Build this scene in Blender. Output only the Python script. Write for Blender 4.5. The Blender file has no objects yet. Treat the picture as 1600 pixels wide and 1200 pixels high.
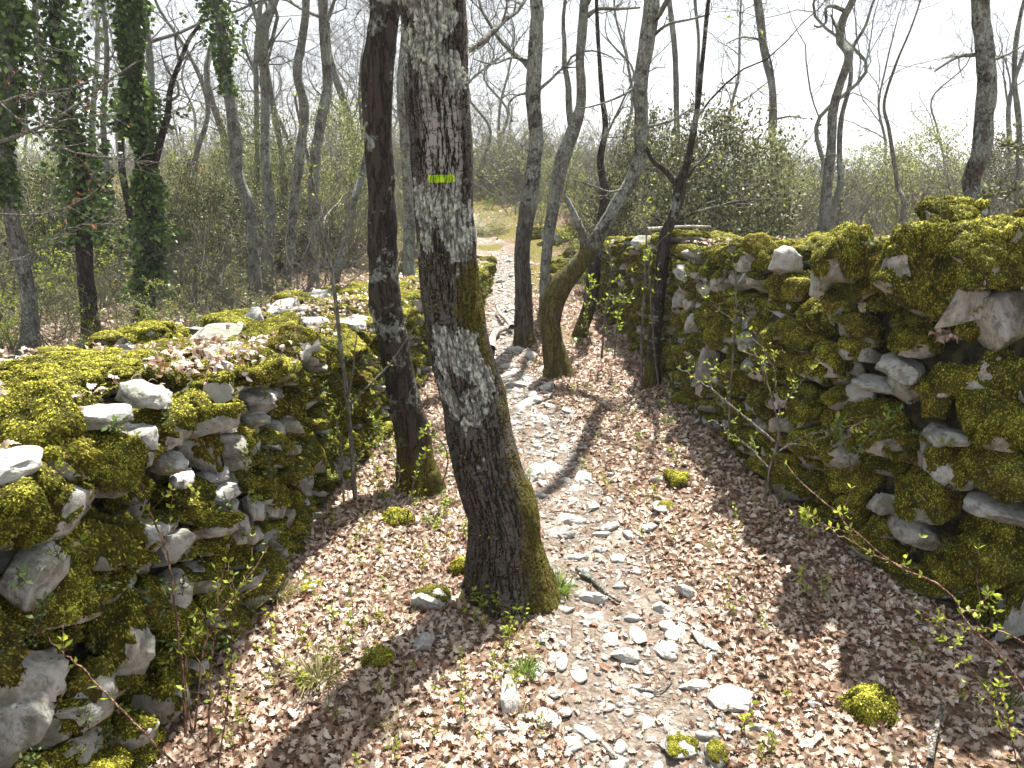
import bpy, bmesh, math, random
import numpy as np
from mathutils import Vector, Matrix, Euler

# ------------------------------------------------------------------ camera, sky, sun, exposure
S = bpy.context.scene
COL = S.collection
EYE = 1.6
PITCH = math.radians(16.8)
FPX = 1156.0                                   # focal length in pixels of a 1600 wide picture
cam_d = bpy.data.cameras.new("camera")
cam_d.sensor_fit = 'HORIZONTAL'; cam_d.sensor_width = 36.0
cam_d.lens = 36.0 * FPX / 1600.0
cam_d.clip_start = 0.05; cam_d.clip_end = 2000
cam = bpy.data.objects.new("camera", cam_d); COL.objects.link(cam)
cam.location = (0, 0, EYE); cam.rotation_euler = (math.pi / 2 - PITCH, 0, 0)
S.camera = cam

SUN_AZ, SUN_EL = math.radians(20), math.radians(63)     # azimuth from +y towards +x
W = bpy.data.worlds.new("World"); S.world = W; W.use_nodes = True
wn = W.node_tree; wn.nodes.clear()
sky = wn.nodes.new("ShaderNodeTexSky"); sky.sky_type = 'NISHITA'; sky.sun_disc = False
sky.sun_elevation = SUN_EL; sky.sun_rotation = SUN_AZ
sky.dust_density = 4.0; sky.air_density = 1.0; sky.ozone_density = 1.0
# thin bright cloud drawn over the blue
tc = wn.nodes.new("ShaderNodeTexCoord"); nz = wn.nodes.new("ShaderNodeTexNoise")
nz.inputs['Scale'].default_value = 2.2; nz.inputs['Detail'].default_value = 6
mr = wn.nodes.new("ShaderNodeMapRange"); mr.inputs[1].default_value = .25; mr.inputs[2].default_value = .6
mr.inputs[3].default_value = .55; mr.inputs[4].default_value = .92
mx = wn.nodes.new("ShaderNodeMix"); mx.data_type = 'RGBA'
mx.inputs[7].default_value = (6.5, 6.8, 7.2, 1)
bg = wn.nodes.new("ShaderNodeBackground"); bg.inputs[1].default_value = 0.052
wo = wn.nodes.new("ShaderNodeOutputWorld")
wn.links.new(tc.outputs['Generated'], nz.inputs['Vector']); wn.links.new(nz.outputs[0], mr.inputs[0])
wn.links.new(mr.outputs[0], mx.inputs[0]); wn.links.new(sky.outputs[0], mx.inputs[6])
wn.links.new(mx.outputs[2], bg.inputs[0]); wn.links.new(bg.outputs[0], wo.inputs[0])

sun_d = bpy.data.lights.new("sun", 'SUN'); sun_d.energy = 5.0; sun_d.angle = math.radians(0.8)
sun_d.color = (1.0, 0.95, 0.87)
sun = bpy.data.objects.new("sun", sun_d); COL.objects.link(sun)
sdir = Vector((math.sin(SUN_AZ) * math.cos(SUN_EL), math.cos(SUN_AZ) * math.cos(SUN_EL), math.sin(SUN_EL)))
sun.rotation_euler = sdir.to_track_quat('Z', 'Y').to_euler()
S.view_settings.view_transform = 'Standard'; S.view_settings.look = 'None'
S.view_settings.exposure = 1.85; S.view_settings.gamma = 1.0; S.view_settings.use_curve_mapping = False
S.render.engine = 'CYCLES'
S.cycles.max_bounces = 6; S.cycles.diffuse_bounces = 3; S.cycles.transmission_bounces = 4
S.cycles.use_denoising = True

RNG = np.random.default_rng(7)
random.seed(7)
cP, sP = math.cos(PITCH), math.sin(PITCH)

# ------------------------------------------------------------------ picture -> place
def ray(px, py):
    u = (px - 800) / FPX; v = (600 - py) / FPX
    return np.array([u, cP + v * sP, -sP + v * cP])
def at_y(px, py, y):                       # point of the upright plane at distance y
    d = ray(px, py); t = y / d[1]
    return np.array([d[0] * t, y, EYE + d[2] * t])
def mpp(p):                                # metres per (1600 wide) pixel at point p
    return (p[1] * cP - (p[2] - EYE) * sP) / FPX

# ------------------------------------------------------------------ numpy noise
_perm = np.random.default_rng(3).integers(0, 2**31, 4096)
def _h(i, j, k):
    n = (i * 73856093) ^ (j * 19349663) ^ (k * 83492791)
    n = _perm[n & 4095]
    n = (n ^ (i * 2654435761 & 0xffff) ^ (k * 40503 & 0xffff)) & 4095
    return (_perm[n] & 0xfffff) / 524288.0 - 1.0
def noise(p, s=1.0, off=0.0):
    p = np.asarray(p, float) * s + off
    f = np.floor(p).astype(np.int64); t = p - f; t = t * t * (3 - 2 * t)
    i, j, k = f[..., 0], f[..., 1], f[..., 2]; x, y, z = t[..., 0], t[..., 1], t[..., 2]
    def l(a, b, w): return a + (b - a) * w
    return l(l(l(_h(i, j, k), _h(i + 1, j, k), x), l(_h(i, j + 1, k), _h(i + 1, j + 1, k), x), y),
             l(l(_h(i, j, k + 1), _h(i + 1, j, k + 1), x), l(_h(i, j + 1, k + 1), _h(i + 1, j + 1, k + 1), x), y), z)
def fbm(p, s=1.0, o=4, off=0.0):
    a = 0; w = 1.0; tot = 0
    for _ in range(o):
        a = a + w * noise(p, s, off); tot += w; w *= .5; s *= 2.03; off += 13.7
    return a / tot
def sm(a, b, x):
    t = np.clip((x - a) / (b - a), 0, 1); return t * t * (3 - 2 * t)
def nrm(v):
    return v / np.maximum(np.linalg.norm(v, axis=-1, keepdims=True), 1e-9)

# ------------------------------------------------------------------ mesh making
def mesh(name, V, F, mats, smooth=True, midx=None, uv=None, tint=None, mn=None):
    """F: (n,3) or (n,4) array, or list of such arrays"""
    Fs = [f for f in (F if isinstance(F, list) else [F]) if len(f)]
    me = bpy.data.meshes.new(name)
    V = np.asarray(V, np.float32)
    me.vertices.add(len(V)); me.vertices.foreach_set("co", V.ravel())
    loops = np.concatenate([np.asarray(f, np.int32).ravel() for f in Fs])
    tot = np.concatenate([np.full(len(f), f.shape[1], np.int32) for f in Fs])
    st = np.concatenate([[0], np.cumsum(tot)[:-1]]).astype(np.int32)
    me.loops.add(len(loops)); me.loops.foreach_set("vertex_index", loops)
    me.polygons.add(len(tot)); me.polygons.foreach_set("loop_start", st); me.polygons.foreach_set("loop_total", tot)
    if smooth: me.polygons.foreach_set("use_smooth", np.ones(len(tot), bool))
    if midx is not None: me.polygons.foreach_set("material_index", np.asarray(midx, np.int32))
    for m in (mats if isinstance(mats, (list, tuple)) else [mats]): me.materials.append(m)
    if uv is not None:
        l = me.uv_layers.new(name="UVMap"); l.data.foreach_set("uv", np.asarray(uv, np.float32)[loops].ravel())
    if tint is not None:
        a = me.attributes.new("tint", 'FLOAT', 'POINT'); a.data.foreach_set("value", np.asarray(tint, np.float32))
    if mn is not None:
        a = me.attributes.new("mat_normal", 'FLOAT_VECTOR', 'POINT'); a.data.foreach_set("vector", np.asarray(mn, np.float32).ravel())
    me.update(calc_edges=True)
    return me
class Acc:
    def __init__(s): s.V = []; s.F3 = []; s.F4 = []; s.m3 = []; s.m4 = []; s.t = []; s.uv = []; s.mn = []; s.n = 0
    def add(s, V, F, m=0, tint=None, uv=None, mn=None):
        V = np.asarray(V, float).reshape(-1, 3); F = np.asarray(F)
        if not len(F): return
        (s.F3 if F.shape[1] == 3 else s.F4).append(F + s.n)
        (s.m3 if F.shape[1] == 3 else s.m4).append(np.full(len(F), m))
        s.V.append(V); s.n += len(V)
        s.t.append(np.full(len(V), .5) if tint is None else np.broadcast_to(tint, (len(V),)))
        s.uv.append(np.zeros((len(V), 2)) if uv is None else uv); s.mn.append(np.tile([0, 0, 1.], (len(V), 1)) if mn is None else mn)
    def mesh(s, name, mats, smooth=True, uv=False, mn=False):
        F = []; mi = []
        if s.F3: F.append(np.concatenate(s.F3)); mi.append(np.concatenate(s.m3))
        if s.F4: F.append(np.concatenate(s.F4)); mi.append(np.concatenate(s.m4))
        return mesh(name, np.concatenate(s.V), F, mats, smooth, np.concatenate(mi),
                    np.concatenate(s.uv) if uv else None, np.concatenate(s.t), np.concatenate(s.mn) if mn else None)
def tubes(acc, P, R, k=3, m=0, tint=None, caps=False):
    """P (M,N,3) centre lines, R (M,N) radii"""
    P = np.asarray(P, float); R = np.asarray(R, float)
    if P.ndim == 2: P = P[None]; R = R[None]
    M, N, _ = P.shape
    T = nrm(np.gradient(P, axis=1))
    mean = nrm(P[:, -1] - P[:, 0] + 1e-6)
    ref = np.where(np.abs(mean[:, 2:3]) < .8, np.array([[0, 0, 1.]]), np.array([[0, 1., 0]]))
    ref = ref[:, None, :] + 0 * T
    U = nrm(np.cross(ref, T)); Wv = np.cross(T, U)
    a = np.arange(k) * 2 * np.pi / k
    V = P[:, :, None, :] + R[:, :, None, None] * (np.cos(a)[None, None, :, None] * U[:, :, None, :] + np.sin(a)[None, None, :, None] * Wv[:, :, None, :])
    i = np.arange(M)[:, None, None] * N * k; j = np.arange(N - 1)[None, :, None] * k; q = np.arange(k)[None, None, :]
    a0 = i + j + q; a1 = i + j + (q + 1) % k
    F = np.stack([a0, a1, a1 + k, a0 + k], -1).reshape(-1, 4)
    tt = None if tint is None else np.repeat(tint, N * k)
    acc.add(V.reshape(-1, 3), F, m, tt)
    if caps:
        for c in range(M):
            b = acc.n; c0 = V[c, -1]
            acc.add(np.vstack([c0, P[c, -1] + T[c, -1] * R[c, -1] * .3]), np.array([[q_, (q_ + 1) % k, k] for q_ in range(k)]), m)
def obj(name, me, parent=None, loc=(0, 0, 0), rot=(0, 0, 0), scl=(1, 1, 1)):
    o = bpy.data.objects.new(name, me); COL.objects.link(o)
    o.location = loc; o.rotation_euler = rot; o.scale = scl
    if parent: o.parent = parent
    return o
def tag(o, label=None, cat=None, group=None, kind=None):
    if label: o['label'] = label
    if cat: o['category'] = cat
    if group: o['group'] = group
    if kind: o['kind'] = kind
    return o
_ico = {}
def ico(n):
    if n not in _ico:
        b = bmesh.new(); bmesh.ops.create_icosphere(b, subdivisions=n, radius=1)
        V = np.array([v.co[:] for v in b.verts]); F = np.array([[v.index for v in f.verts] for f in b.faces]); b.free()
        _ico[n] = (V, F)
    return _ico[n]
def vnormals(V, F):
    n = np.cross(V[F[:, 1]] - V[F[:, 0]], V[F[:, 2]] - V[F[:, 0]])
    N = np.zeros_like(V)
    for c in range(3): np.add.at(N, F[:, c], n)
    return nrm(N)

# ------------------------------------------------------------------ materials
class NT:
    def __init__(s, name, disp=False):
        s.m = bpy.data.materials.new(name); s.m.use_nodes = True; s.t = s.m.node_tree; s.t.nodes.clear()
        s.out = s.n("ShaderNodeOutputMaterial")
        if disp: s.m.displacement_method = 'BOTH'
    def n(s, typ, **kw):
        x = s.t.nodes.new(typ)
        for k, v in kw.items(): setattr(x, k, v)
        return x
    def put(s, sock, v):
        if v is None: return
        if isinstance(v, bpy.types.NodeSocket): s.t.links.new(v, sock)
        else: sock.default_value = v
    def math(s, op, a, b=None, c=None, clamp=False):
        x = s.n("ShaderNodeMath", operation=op); x.use_clamp = clamp
        s.put(x.inputs[0], a); s.put(x.inputs[1], b)
        if c is not None: s.put(x.inputs[2], c)
        return x.outputs[0]
    def mix(s, f, a, b):
        x = s.n("ShaderNodeMix", data_type='RGBA'); s.put(x.inputs[0], f)
        s.put(x.inputs[6], a if isinstance(a, bpy.types.NodeSocket) else (*a, 1)); s.put(x.inputs[7], b if isinstance(b, bpy.types.NodeSocket) else (*b, 1))
        return x.outputs[2]
    def noise(s, vec, scale, det=4, rough=.55, dist=0):
        x = s.n("ShaderNodeTexNoise"); s.put(x.inputs['Vector'], vec); x.inputs['Scale'].default_value = scale
        x.inputs['Detail'].default_value = det; x.inputs['Roughness'].default_value = rough; x.inputs['Distortion'].default_value = dist
        return x.outputs[0]
    def voro(s, vec, scale, feat='F1', rnd=1.0):
        x = s.n("ShaderNodeTexVoronoi", feature=feat); s.put(x.inputs['Vector'], vec); x.inputs['Scale'].default_value = scale
        x.inputs['Randomness'].default_value = rnd
        return x
    def rng(s, v, a, b, c=0., d=1.):
        x = s.n("ShaderNodeMapRange", interpolation_type='SMOOTHSTEP'); s.put(x.inputs[0], v)
        for i, q in enumerate((a, b, c, d)): s.put(x.inputs[i + 1], q)
        return x.outputs[0]
    def ramp(s, v, stops):
        x = s.n("ShaderNodeValToRGB"); s.put(x.inputs[0], v); e = x.color_ramp.elements
        e[0].position, e[0].color = stops[0][0], (*stops[0][1], 1); e[1].position, e[1].color = stops[-1][0], (*stops[-1][1], 1)
        for p, c in stops[1:-1]:
            q = e.new(p); q.color = (*c, 1)
        return x.outputs[0]
    def coord(s, which='Object', off=True, scale=(1, 1, 1)):
        t_ = s.n("ShaderNodeTexCoord").outputs[which]
        mp = s.n("ShaderNodeMapping"); s.put(mp.inputs[0], t_); mp.inputs[3].default_value = scale
        if off:
            oi = s.n("ShaderNodeObjectInfo"); v = s.n("ShaderNodeVectorMath", operation='SCALE')
            s.put(v.inputs[0], (37.1, 17.3, 51.7)); s.put(v.inputs[3], oi.outputs['Random']); s.put(mp.inputs[1], v.outputs[0])
        return mp.outputs[0]
    def rand(s): return s.n("ShaderNodeObjectInfo").outputs['Random']
    def attr(s, name): return s.n("ShaderNodeAttribute", attribute_name=name).outputs['Fac']
    def bump(s, h, dist, strength=1.0, nrm_=None):
        x = s.n("ShaderNodeBump"); s.put(x.inputs['Height'], h); x.inputs['Distance'].default_value = dist; x.inputs['Strength'].default_value = strength
        if nrm_ is not None: s.put(x.inputs['Normal'], nrm_)
        return x.outputs[0]
    def done(s, col, rough=.85, normal=None, transl=0, tcol=None, spec=.3):
        b = s.n("ShaderNodeBsdfPrincipled"); s.put(b.inputs['Base Color'], col if isinstance(col, bpy.types.NodeSocket) else (*col, 1))
        s.put(b.inputs['Roughness'], rough); b.inputs['Specular IOR Level'].default_value = spec
        if normal is not None: s.put(b.inputs['Normal'], normal)
        o = b.outputs[0]
        if transl:
            t_ = s.n("ShaderNodeBsdfTranslucent"); c = tcol if tcol is not None else col
            s.put(t_.inputs[0], c if isinstance(c, bpy.types.NodeSocket) else (*c, 1))
            if normal is not None: s.put(t_.inputs['Normal'], normal)
            x = s.n("ShaderNodeMixShader"); x.inputs[0].default_value = transl
            s.put(x.inputs[1], o); s.put(x.inputs[2], t_.outputs[0]); o = x.outputs[0]
        s.put(s.out.inputs[0], o); return s.m
    def disp(s, h, scale, mid=0.):
        d = s.n("ShaderNodeDisplacement"); s.put(d.inputs[0], h); d.inputs[1].default_value = mid; d.inputs[2].default_value = scale
        s.put(s.out.inputs['Displacement'], d.outputs[0])

def mat_stone(name, warm=0., stain=.5, bright=1.0):
    s = NT(name); co = s.coord()
    big = s.noise(co, 6, 5); fine = s.noise(co, 60, 4, .65); med = s.noise(co, 18, 5, .6)
    c = s.ramp(big, [(.3, (.22 * bright, .22 * bright, .21 * bright)), (.5, (.36 * bright, .36 * bright, .345 * bright)), (.7, (.54 * bright, .53 * bright, .505 * bright))])
    c = s.mix(s.rng(s.noise(co, 9, 3), .5, .72, 0, warm), c, (.42, .30, .18))
    al = s.math('MULTIPLY', s.rng(s.noise(co, 6, 6, .7), .44, .58), .88 * min(1, stain * 1.4))
    c = s.mix(al, c, s.ramp(med, [(.35, (.055, .058, .03)), (.5, (.13, .13, .09)), (.65, (.24, .245, .215))]))
    # black and grey crust lichen
    c = s.mix(s.math('MULTIPLY', s.rng(med, .52, .66), stain), c, (.09, .09, .08))
    c = s.mix(s.math('MULTIPLY', s.rng(fine, .58, .7), .55), c, (.16, .155, .13))
    pit = s.voro(co, 70).outputs[0]
    pm = s.math('MULTIPLY', s.rng(pit, .0, .25, 1, 0), s.rng(s.noise(co, 14, 2), .5, .62))
    c = s.mix(s.math('MULTIPLY', pm, .8), c, (.07, .065, .055))
    h = s.math('ADD', s.math('MULTIPLY', fine, .35), s.math('ADD', med, s.math('MULTIPLY', pm, -.5)))
    return s.done(c, .9, s.bump(h, .012, .9), spec=.2)
M_STONE = mat_stone("limestone", .3, .7, 1.12)
M_PATHSTONE = mat_stone("worn_limestone", .35, .12, 1.45)

def mat_moss(name, blades):
    s = NT(name); co = s.coord()
    t = s.attr("tint"); r = s.rand()
    pos = s.n("ShaderNodeNewGeometry").outputs['Position']
    big = s.noise(pos, 3.0, 3); 
    c = s.ramp(t, [(0, (.026, .024, .005)), (.3, (.13, .125, .014)), (.6, (.36, .35, .034)), (1, (.66, .63, .10))])
    brown = s.ramp(t, [(0, (.05, .034, .008)), (1, (.46, .34, .06))])
    c = s.mix(s.rng(s.math('ADD', big, s.math('MULTIPLY', s.math('SUBTRACT', r, .5), .25)), .52, .72, 0, .65), c, brown)
    dark = s.ramp(t, [(0, (.025, .028, .008)), (1, (.24, .27, .05))])
    c = s.mix(s.rng(s.noise(pos, 5.3, 2), .5, .7, 0, .6), c, dark)
    if blades:
        at = s.n("ShaderNodeAttribute", attribute_name="mat_normal"); vt = s.n("ShaderNodeVectorTransform", vector_type='NORMAL', convert_from='OBJECT', convert_to='WORLD'); s.put(vt.inputs[0], at.outputs['Vector'])
        vn = s.n("ShaderNodeVectorMath", operation='NORMALIZE'); s.put(vn.inputs[0], vt.outputs[0])
        sc_ = s.n("ShaderNodeVectorMath", operation='SCALE'); s.put(sc_.inputs[0], vn.outputs[0]); sc_.inputs[3].default_value = 1.5
        ad = s.n("ShaderNodeVectorMath", operation='ADD'); s.put(ad.inputs[0], sc_.outputs[0]); s.put(ad.inputs[1], s.n("ShaderNodeNewGeometry").outputs['Normal'])
        n2 = s.n("ShaderNodeVectorMath", operation='NORMALIZE'); s.put(n2.inputs[0], ad.outputs[0])
        return s.done(c, .7, n2.outputs[0], .22, c, .15)
    c2 = s.mix(.4, c, (.03, .027, .008))
    h = s.noise(co, 120, 3, .7)
    return s.done(c2, .95, s.bump(h, .012, 1.0), spec=.1)
M_MOSS, M_MOSSBASE = mat_moss("moss_fronds", True), mat_moss("moss_cushion", False)

def bark_nodes(s, co_uv, scale=1.0):
    """returns (height, crack) from a uv in metres"""
    mp = s.n("ShaderNodeMapping"); s.put(mp.inputs[0], co_uv); mp.inputs[3].default_value = (80 * scale, 15 * scale, 1)
    w = s.n("ShaderNodeTexNoise"); s.put(w.inputs['Vector'], mp.outputs[0]); w.inputs['Scale'].default_value = 1.1; w.inputs['Detail'].default_value = 4
    a = s.n("ShaderNodeVectorMath", operation='SCALE'); s.put(a.inputs[0], w.outputs['Color']); a.inputs[3].default_value = 1.15
    b = s.n("ShaderNodeVectorMath", operation='ADD'); s.put(b.inputs[0], mp.outputs[0]); s.put(b.inputs[1], a.outputs[0])
    f1 = s.rng(s.math('ABSOLUTE', s.math('SUBTRACT', s.noise(b.outputs[0], .55, 3, .6), .5)), .0, .055)
    m2 = s.n("ShaderNodeMapping"); s.put(m2.inputs[0], co_uv); m2.inputs[3].default_value = (26 * scale, 52 * scale, 1); m2.inputs[1].default_value = (7, 3, 0)
    f2 = s.rng(s.math('ABSOLUTE', s.math('SUBTRACT', s.noise(m2.outputs[0], .7, 3, .6), .5)), .0, .03, .45, 1.)
    plate = s.math('MULTIPLY', f1, f2)
    f = s.noise(b.outputs[0], 3.5, 5, .65)
    return s.math('ADD', plate, s.math('MULTIPLY', f, .5)), plate
def mat_bark_main(paint=False):
    s = NT("paint_on_bark" if paint else "furrowed_oak_bark", True)
    uv = s.n("ShaderNodeUVMap").outputs[0]; sep = s.n("ShaderNodeSeparateXYZ"); s.put(sep.inputs[0], uv); U, Z = sep.outputs[0], sep.outputs[1]
    h, plate = bark_nodes(s, uv)
    mp = s.n("ShaderNodeMapping"); s.put(mp.inputs[0], uv); mp.inputs[3].default_value = (1, .7, 1); v = mp.outputs[0]
    n1 = s.noise(v, 9, 4, .6); n2 = s.noise(v, 38, 4, .65); n3 = s.noise(v, 4, 3)
    # how much lichen there is at each height (a curve over the stem)
    lz = s.ramp(s.math('DIVIDE', Z, 3.), [(0, (.10,) * 3), (.11, (.22,) * 3), (.18, (.30,) * 3), (.23, (.42,) * 3), (.275, (.74,) * 3), (.345, (.80,) * 3), (.375, (.20,) * 3), (.42, (.2,) * 3), (.445, (.86,) * 3), (.50, (.88,) * 3), (.53, (.42,) * 3), (.575, (.44,) * 3), (.62, (.85,) * 3), (.8, (.82,) * 3), (1, (.8,) * 3)])
    side = s.rng(s.math('ABSOLUTE', U), .05, .17, .12, -.28)
    lm = s.math('ADD', s.math('ADD', s.math('MULTIPLY', s.math('SUBTRACT', n1, .5), 2.2), s.math('MULTIPLY', s.math('SUBTRACT', n2, .5), .9)), s.math('ADD', lz, side))
    lich = s.rng(lm, .68, .78)
    fw = s.n("ShaderNodeTexNoise"); s.put(fw.inputs['Vector'], v); fw.inputs['Scale'].default_value = 45; fw.inputs['Detail'].default_value = 3
    fa = s.n("ShaderNodeVectorMath", operation='SCALE'); s.put(fa.inputs[0], fw.outputs['Color']); fa.inputs[3].default_value = .03
    fb = s.n("ShaderNodeVectorMath", operation='ADD'); s.put(fb.inputs[0], v); s.put(fb.inputs[1], fa.outputs[0])
    flake = s.voro(fb.outputs[0], 62).outputs[0]
    # moss: foot, right-hand flank and the band at 1.1 to 1.3 m
    mz = s.ramp(s.math('DIVIDE', Z, 3.), [(0, (.8,) * 3), (.05, (.62,) * 3), (.12, (.46,) * 3), (.34, (.44,) * 3), (.375, (.74,) * 3), (.42, (.62,) * 3), (.46, (.15,) * 3), (1, (.05,) * 3)])
    mr_ = s.rng(U, -.02, .13, -.22, .26)
    mm = s.rng(s.math('ADD', s.math('ADD', mz, mr_), s.math('MULTIPLY', s.math('SUBTRACT', n3, .5), 1.5)), .55, .78)
    mm = s.math('MULTIPLY', mm, s.math('SUBTRACT', 1., s.math('MULTIPLY', lich, .85)))
    c = s.ramp(s.math('ADD', s.math('MULTIPLY', plate, .6), s.math('MULTIPLY', n2, .4)), [(.15, (.014, .012, .010)), (.5, (.042, .037, .032)), (.85, (.092, .082, .072))])
    # pale scraped bark about the waymark
    pz = s.math('MULTIPLY', s.rng(s.math('ABSOLUTE', s.math('SUBTRACT', Z, 1.66)), .10, .2, 1, 0), s.rng(s.math('ABSOLUTE', s.math('SUBTRACT', U, .015)), .055, .095, 1, 0))
    c = s.mix(s.math('MULTIPLY', pz, s.rng(plate, .3, .8)), c, (.27, .26, .245))
    lc = s.ramp(s.noise(v, 60, 3), [(.3, (.22, .25, .21)), (.5, (.42, .455, .40)), (.7, (.62, .63, .56))])
    lc = s.mix(s.rng(flake, .42, .7, 0, .7), lc, (.10, .10, .08)); lc = s.mix(s.rng(plate, .0, .5, .75, 0), lc, (.06, .055, .045))
    lc = s.mix(s.math('MULTIPLY', s.rng(n2, .5, .66), .6), lc, (.15, .15, .125))
    lich2 = s.math('MULTIPLY', lich, s.math('SUBTRACT', 1., s.math('MULTIPLY', pz, .8)))
    c = s.mix(lich2, c, lc)
    mc = s.ramp(s.noise(v, 130, 3, .7), [(.3, (.02, .018, .006)), (.5, (.07, .06, .012)), (.72, (.17, .15, .03))])
    c = s.mix(mm, c, mc)
    hh = s.math('ADD', s.math('MULTIPLY', h, .75), s.math('ADD', s.math('MULTIPLY', lich2, s.rng(flake, 0, .5, .7, .15)), s.math('MULTIPLY', mm, s.math('MULTIPLY', n2, .9))))
    if paint:
        c = s.mix(s.rng(s.noise(v, 90, 3), .3, .75), (.38, .64, .01), (.48, .74, .035))
        c = s.mix(s.rng(plate, .0, .5, .75, 0), c, (.06, .08, .012))
        s.disp(s.math('ADD', hh, .22), .010)
        return s.done(c, .6)
    s.disp(hh, .010)
    return s.done(c, .92, s.bump(s.noise(v, 260, 3, .7), .002, .8), spec=.15)
M_BARK1, M_PAINT = mat_bark_main(), mat_bark_main(True)

def mat_bark(name, dark, pale, lichen, moss_h, moss_amt=1.0, scale=.8, dark_h=0.0):
    """moss_h: height up to which moss grows, dark_h: height up to which the bark is blackened and bare of lichen"""
    s = NT(name); co = s.coord(off=False); sep = s.n("ShaderNodeSeparateXYZ"); s.put(sep.inputs[0], co)
    uv = s.n("ShaderNodeMapping"); s.put(uv.inputs[0], co); uv.inputs[3].default_value = (60 * scale, 60 * scale, 12 * scale)
    wn_ = s.n("ShaderNodeTexNoise"); s.put(wn_.inputs['Vector'], uv.outputs[0]); wn_.inputs['Scale'].default_value = 1.1; wn_.inputs['Detail'].default_value = 4
    av = s.n("ShaderNodeVectorMath", operation='SCALE'); s.put(av.inputs[0], wn_.outputs['Color']); av.inputs[3].default_value = 1.5
    bv = s.n("ShaderNodeVectorMath", operation='ADD'); s.put(bv.inputs[0], uv.outputs[0]); s.put(bv.inputs[1], av.outputs[0])
    plate = s.rng(s.math('ABSOLUTE', s.math('SUBTRACT', s.noise(bv.outputs[0], .6, 3, .6), .5)), .0, .06)
    n1 = s.noise(co, 7, 4, .65); n2 = s.noise(co, 40, 4, .65); n3 = s.noise(co, 3, 3)
    c = s.mix(s.math('ADD', s.math('MULTIPLY', plate, .6), s.math('MULTIPLY', n2, .4)), dark, pale)
    dk = s.rng(s.math('SUBTRACT', sep.outputs[2], s.math('MULTIPLY', s.math('SUBTRACT', n3, .5), 1.4)), dark_h * .8, dark_h * 1.15 + .01) if dark_h else 1.
    lm = s.math('MULTIPLY', s.rng(s.math('ADD', n1, s.math('MULTIPLY', s.math('SUBTRACT', n2, .5), .5)), .66 - lichen * .34, .72 - lichen * .28), dk)
    lc = s.ramp(s.noise(co, 70, 3), [(.3, (.12, .13, .11)), (.6, (.26, .28, .24)), (.75, (.38, .395, .35))])
    c = s.mix(lm, c, lc)
    if moss_h:
        mm = s.rng(s.math('ADD', s.math('SUBTRACT', moss_h, sep.outputs[2]), s.math('MULTIPLY', s.math('SUBTRACT', n3, .5), moss_h * 2.2 + .5)), -.1, .15, 0, moss_amt)
        mc = s.ramp(s.noise(co, 110, 3, .7), [(.3, (.02, .018, .006)), (.5, (.08, .07, .013)), (.72, (.2, .18, .03))])
        c = s.mix(mm, c, mc)
    h = s.math('ADD', plate, s.math('ADD', s.math('MULTIPLY', n2, .8), s.math('MULTIPLY', lm, .5)))
    return s.done(c, .92, s.bump(h, .012, 1.0), spec=.15)
M_BARK_DARK = mat_bark("dark_oak_bark", (.012, .010, .008), (.055, .045, .037), .3, .3)
M_BARK_GREY = mat_bark("grey_lichened_bark", (.05, .045, .038), (.19, .18, .16), .75, 0, dark_h=0)
M_BARK_HALF = mat_bark("grey_bark_dark_at_the_foot", (.025, .02, .017), (.10, .09, .078), .8, .15, .6, dark_h=1.1)
M_BARK_CROOK = mat_bark("mossy_foot_grey_above", (.03, .025, .02), (.14, .125, .105), .75, .95, .85, dark_h=.9)
M_BARK_MOSS = mat_bark("mossy_bark", (.03, .025, .018), (.14, .12, .09), .4, 1.0, .9)
M_TWIG = mat_bark("twig_bark", (.09, .08, .07), (.27, .25, .225), .4, 0, scale=2)
M_TWIGRED = mat_bark("red_brown_shoot", (.10, .05, .035), (.28, .17, .12), 0, 0, scale=2)
M_DEAD = mat_bark("bleached_dead_wood", (.25, .22, .18), (.55, .5, .44), .1, 0, scale=1)

def mat_leaf(name, stops, transl=.4, use='tint', rough=.5, spec=.35):
    s = NT(name)
    v = s.rand() if use == 'rand' else s.attr('tint')
    if use == 'both': v = s.math('ADD', s.math('MULTIPLY', s.attr('tint'), .7), s.math('MULTIPLY', s.rand(), .3))
    c = s.ramp(v, stops)
    if name == "dry_oak_leaf":                       # older, redder leaves lie in drifts
        pp = s.n("ShaderNodeNewGeometry").outputs['Position']
        f = s.rng(s.math('ADD', s.noise(pp, 1.6, 4), s.math('MULTIPLY', s.math('SUBTRACT', s.noise(pp, 25, 2), .5), .5)), .5, .68, 0, .8)
        c = s.mix(f, c, s.ramp(v, [(0, (.10, .045, .025)), (.4, (.22, .125, .075)), (.8, (.34, .22, .15)), (1, (.50, .38, .29))]))
        g = s.rng(s.noise(pp, 3.1, 3), .52, .7, 0, .35); c = s.mix(g, c, (.30, .28, .24))
    return s.done(c, rough, None, transl, c, spec)
M_LITTER = mat_leaf("dry_oak_leaf", [(0, (.13, .065, .035)), (.12, (.24, .12, .07)), (.27, (.33, .235, .17)), (.5, (.44, .345, .27)), (.75, (.53, .425, .34)), (.92, (.62, .53, .45)), (1, (.72, .65, .57))], .22, 'rand', .55, .4)
M_FRESH = mat_leaf("fresh_spring_leaf", [(0, (.16, .22, .025)), (.6, (.30, .38, .04)), (1, (.46, .50, .07))], .5)
M_HOLM = mat_leaf("evergreen_leaf", [(0, (.025, .030, .011)), (.5, (.07, .078, .028)), (.85, (.15, .16, .06)), (1, (.30, .30, .16))], .3)
M_IVY = mat_leaf("ivy_leaf", [(0, (.025, .045, .012)), (.5, (.085, .14, .035)), (.85, (.19, .29, .07)), (1, (.34, .46, .16))], .3, rough=.35)
M_GRASS = mat_leaf("green_blade", [(0, (.06, .10, .015)), (.6, (.12, .22, .03)), (1, (.28, .36, .06))], .45)
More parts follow.
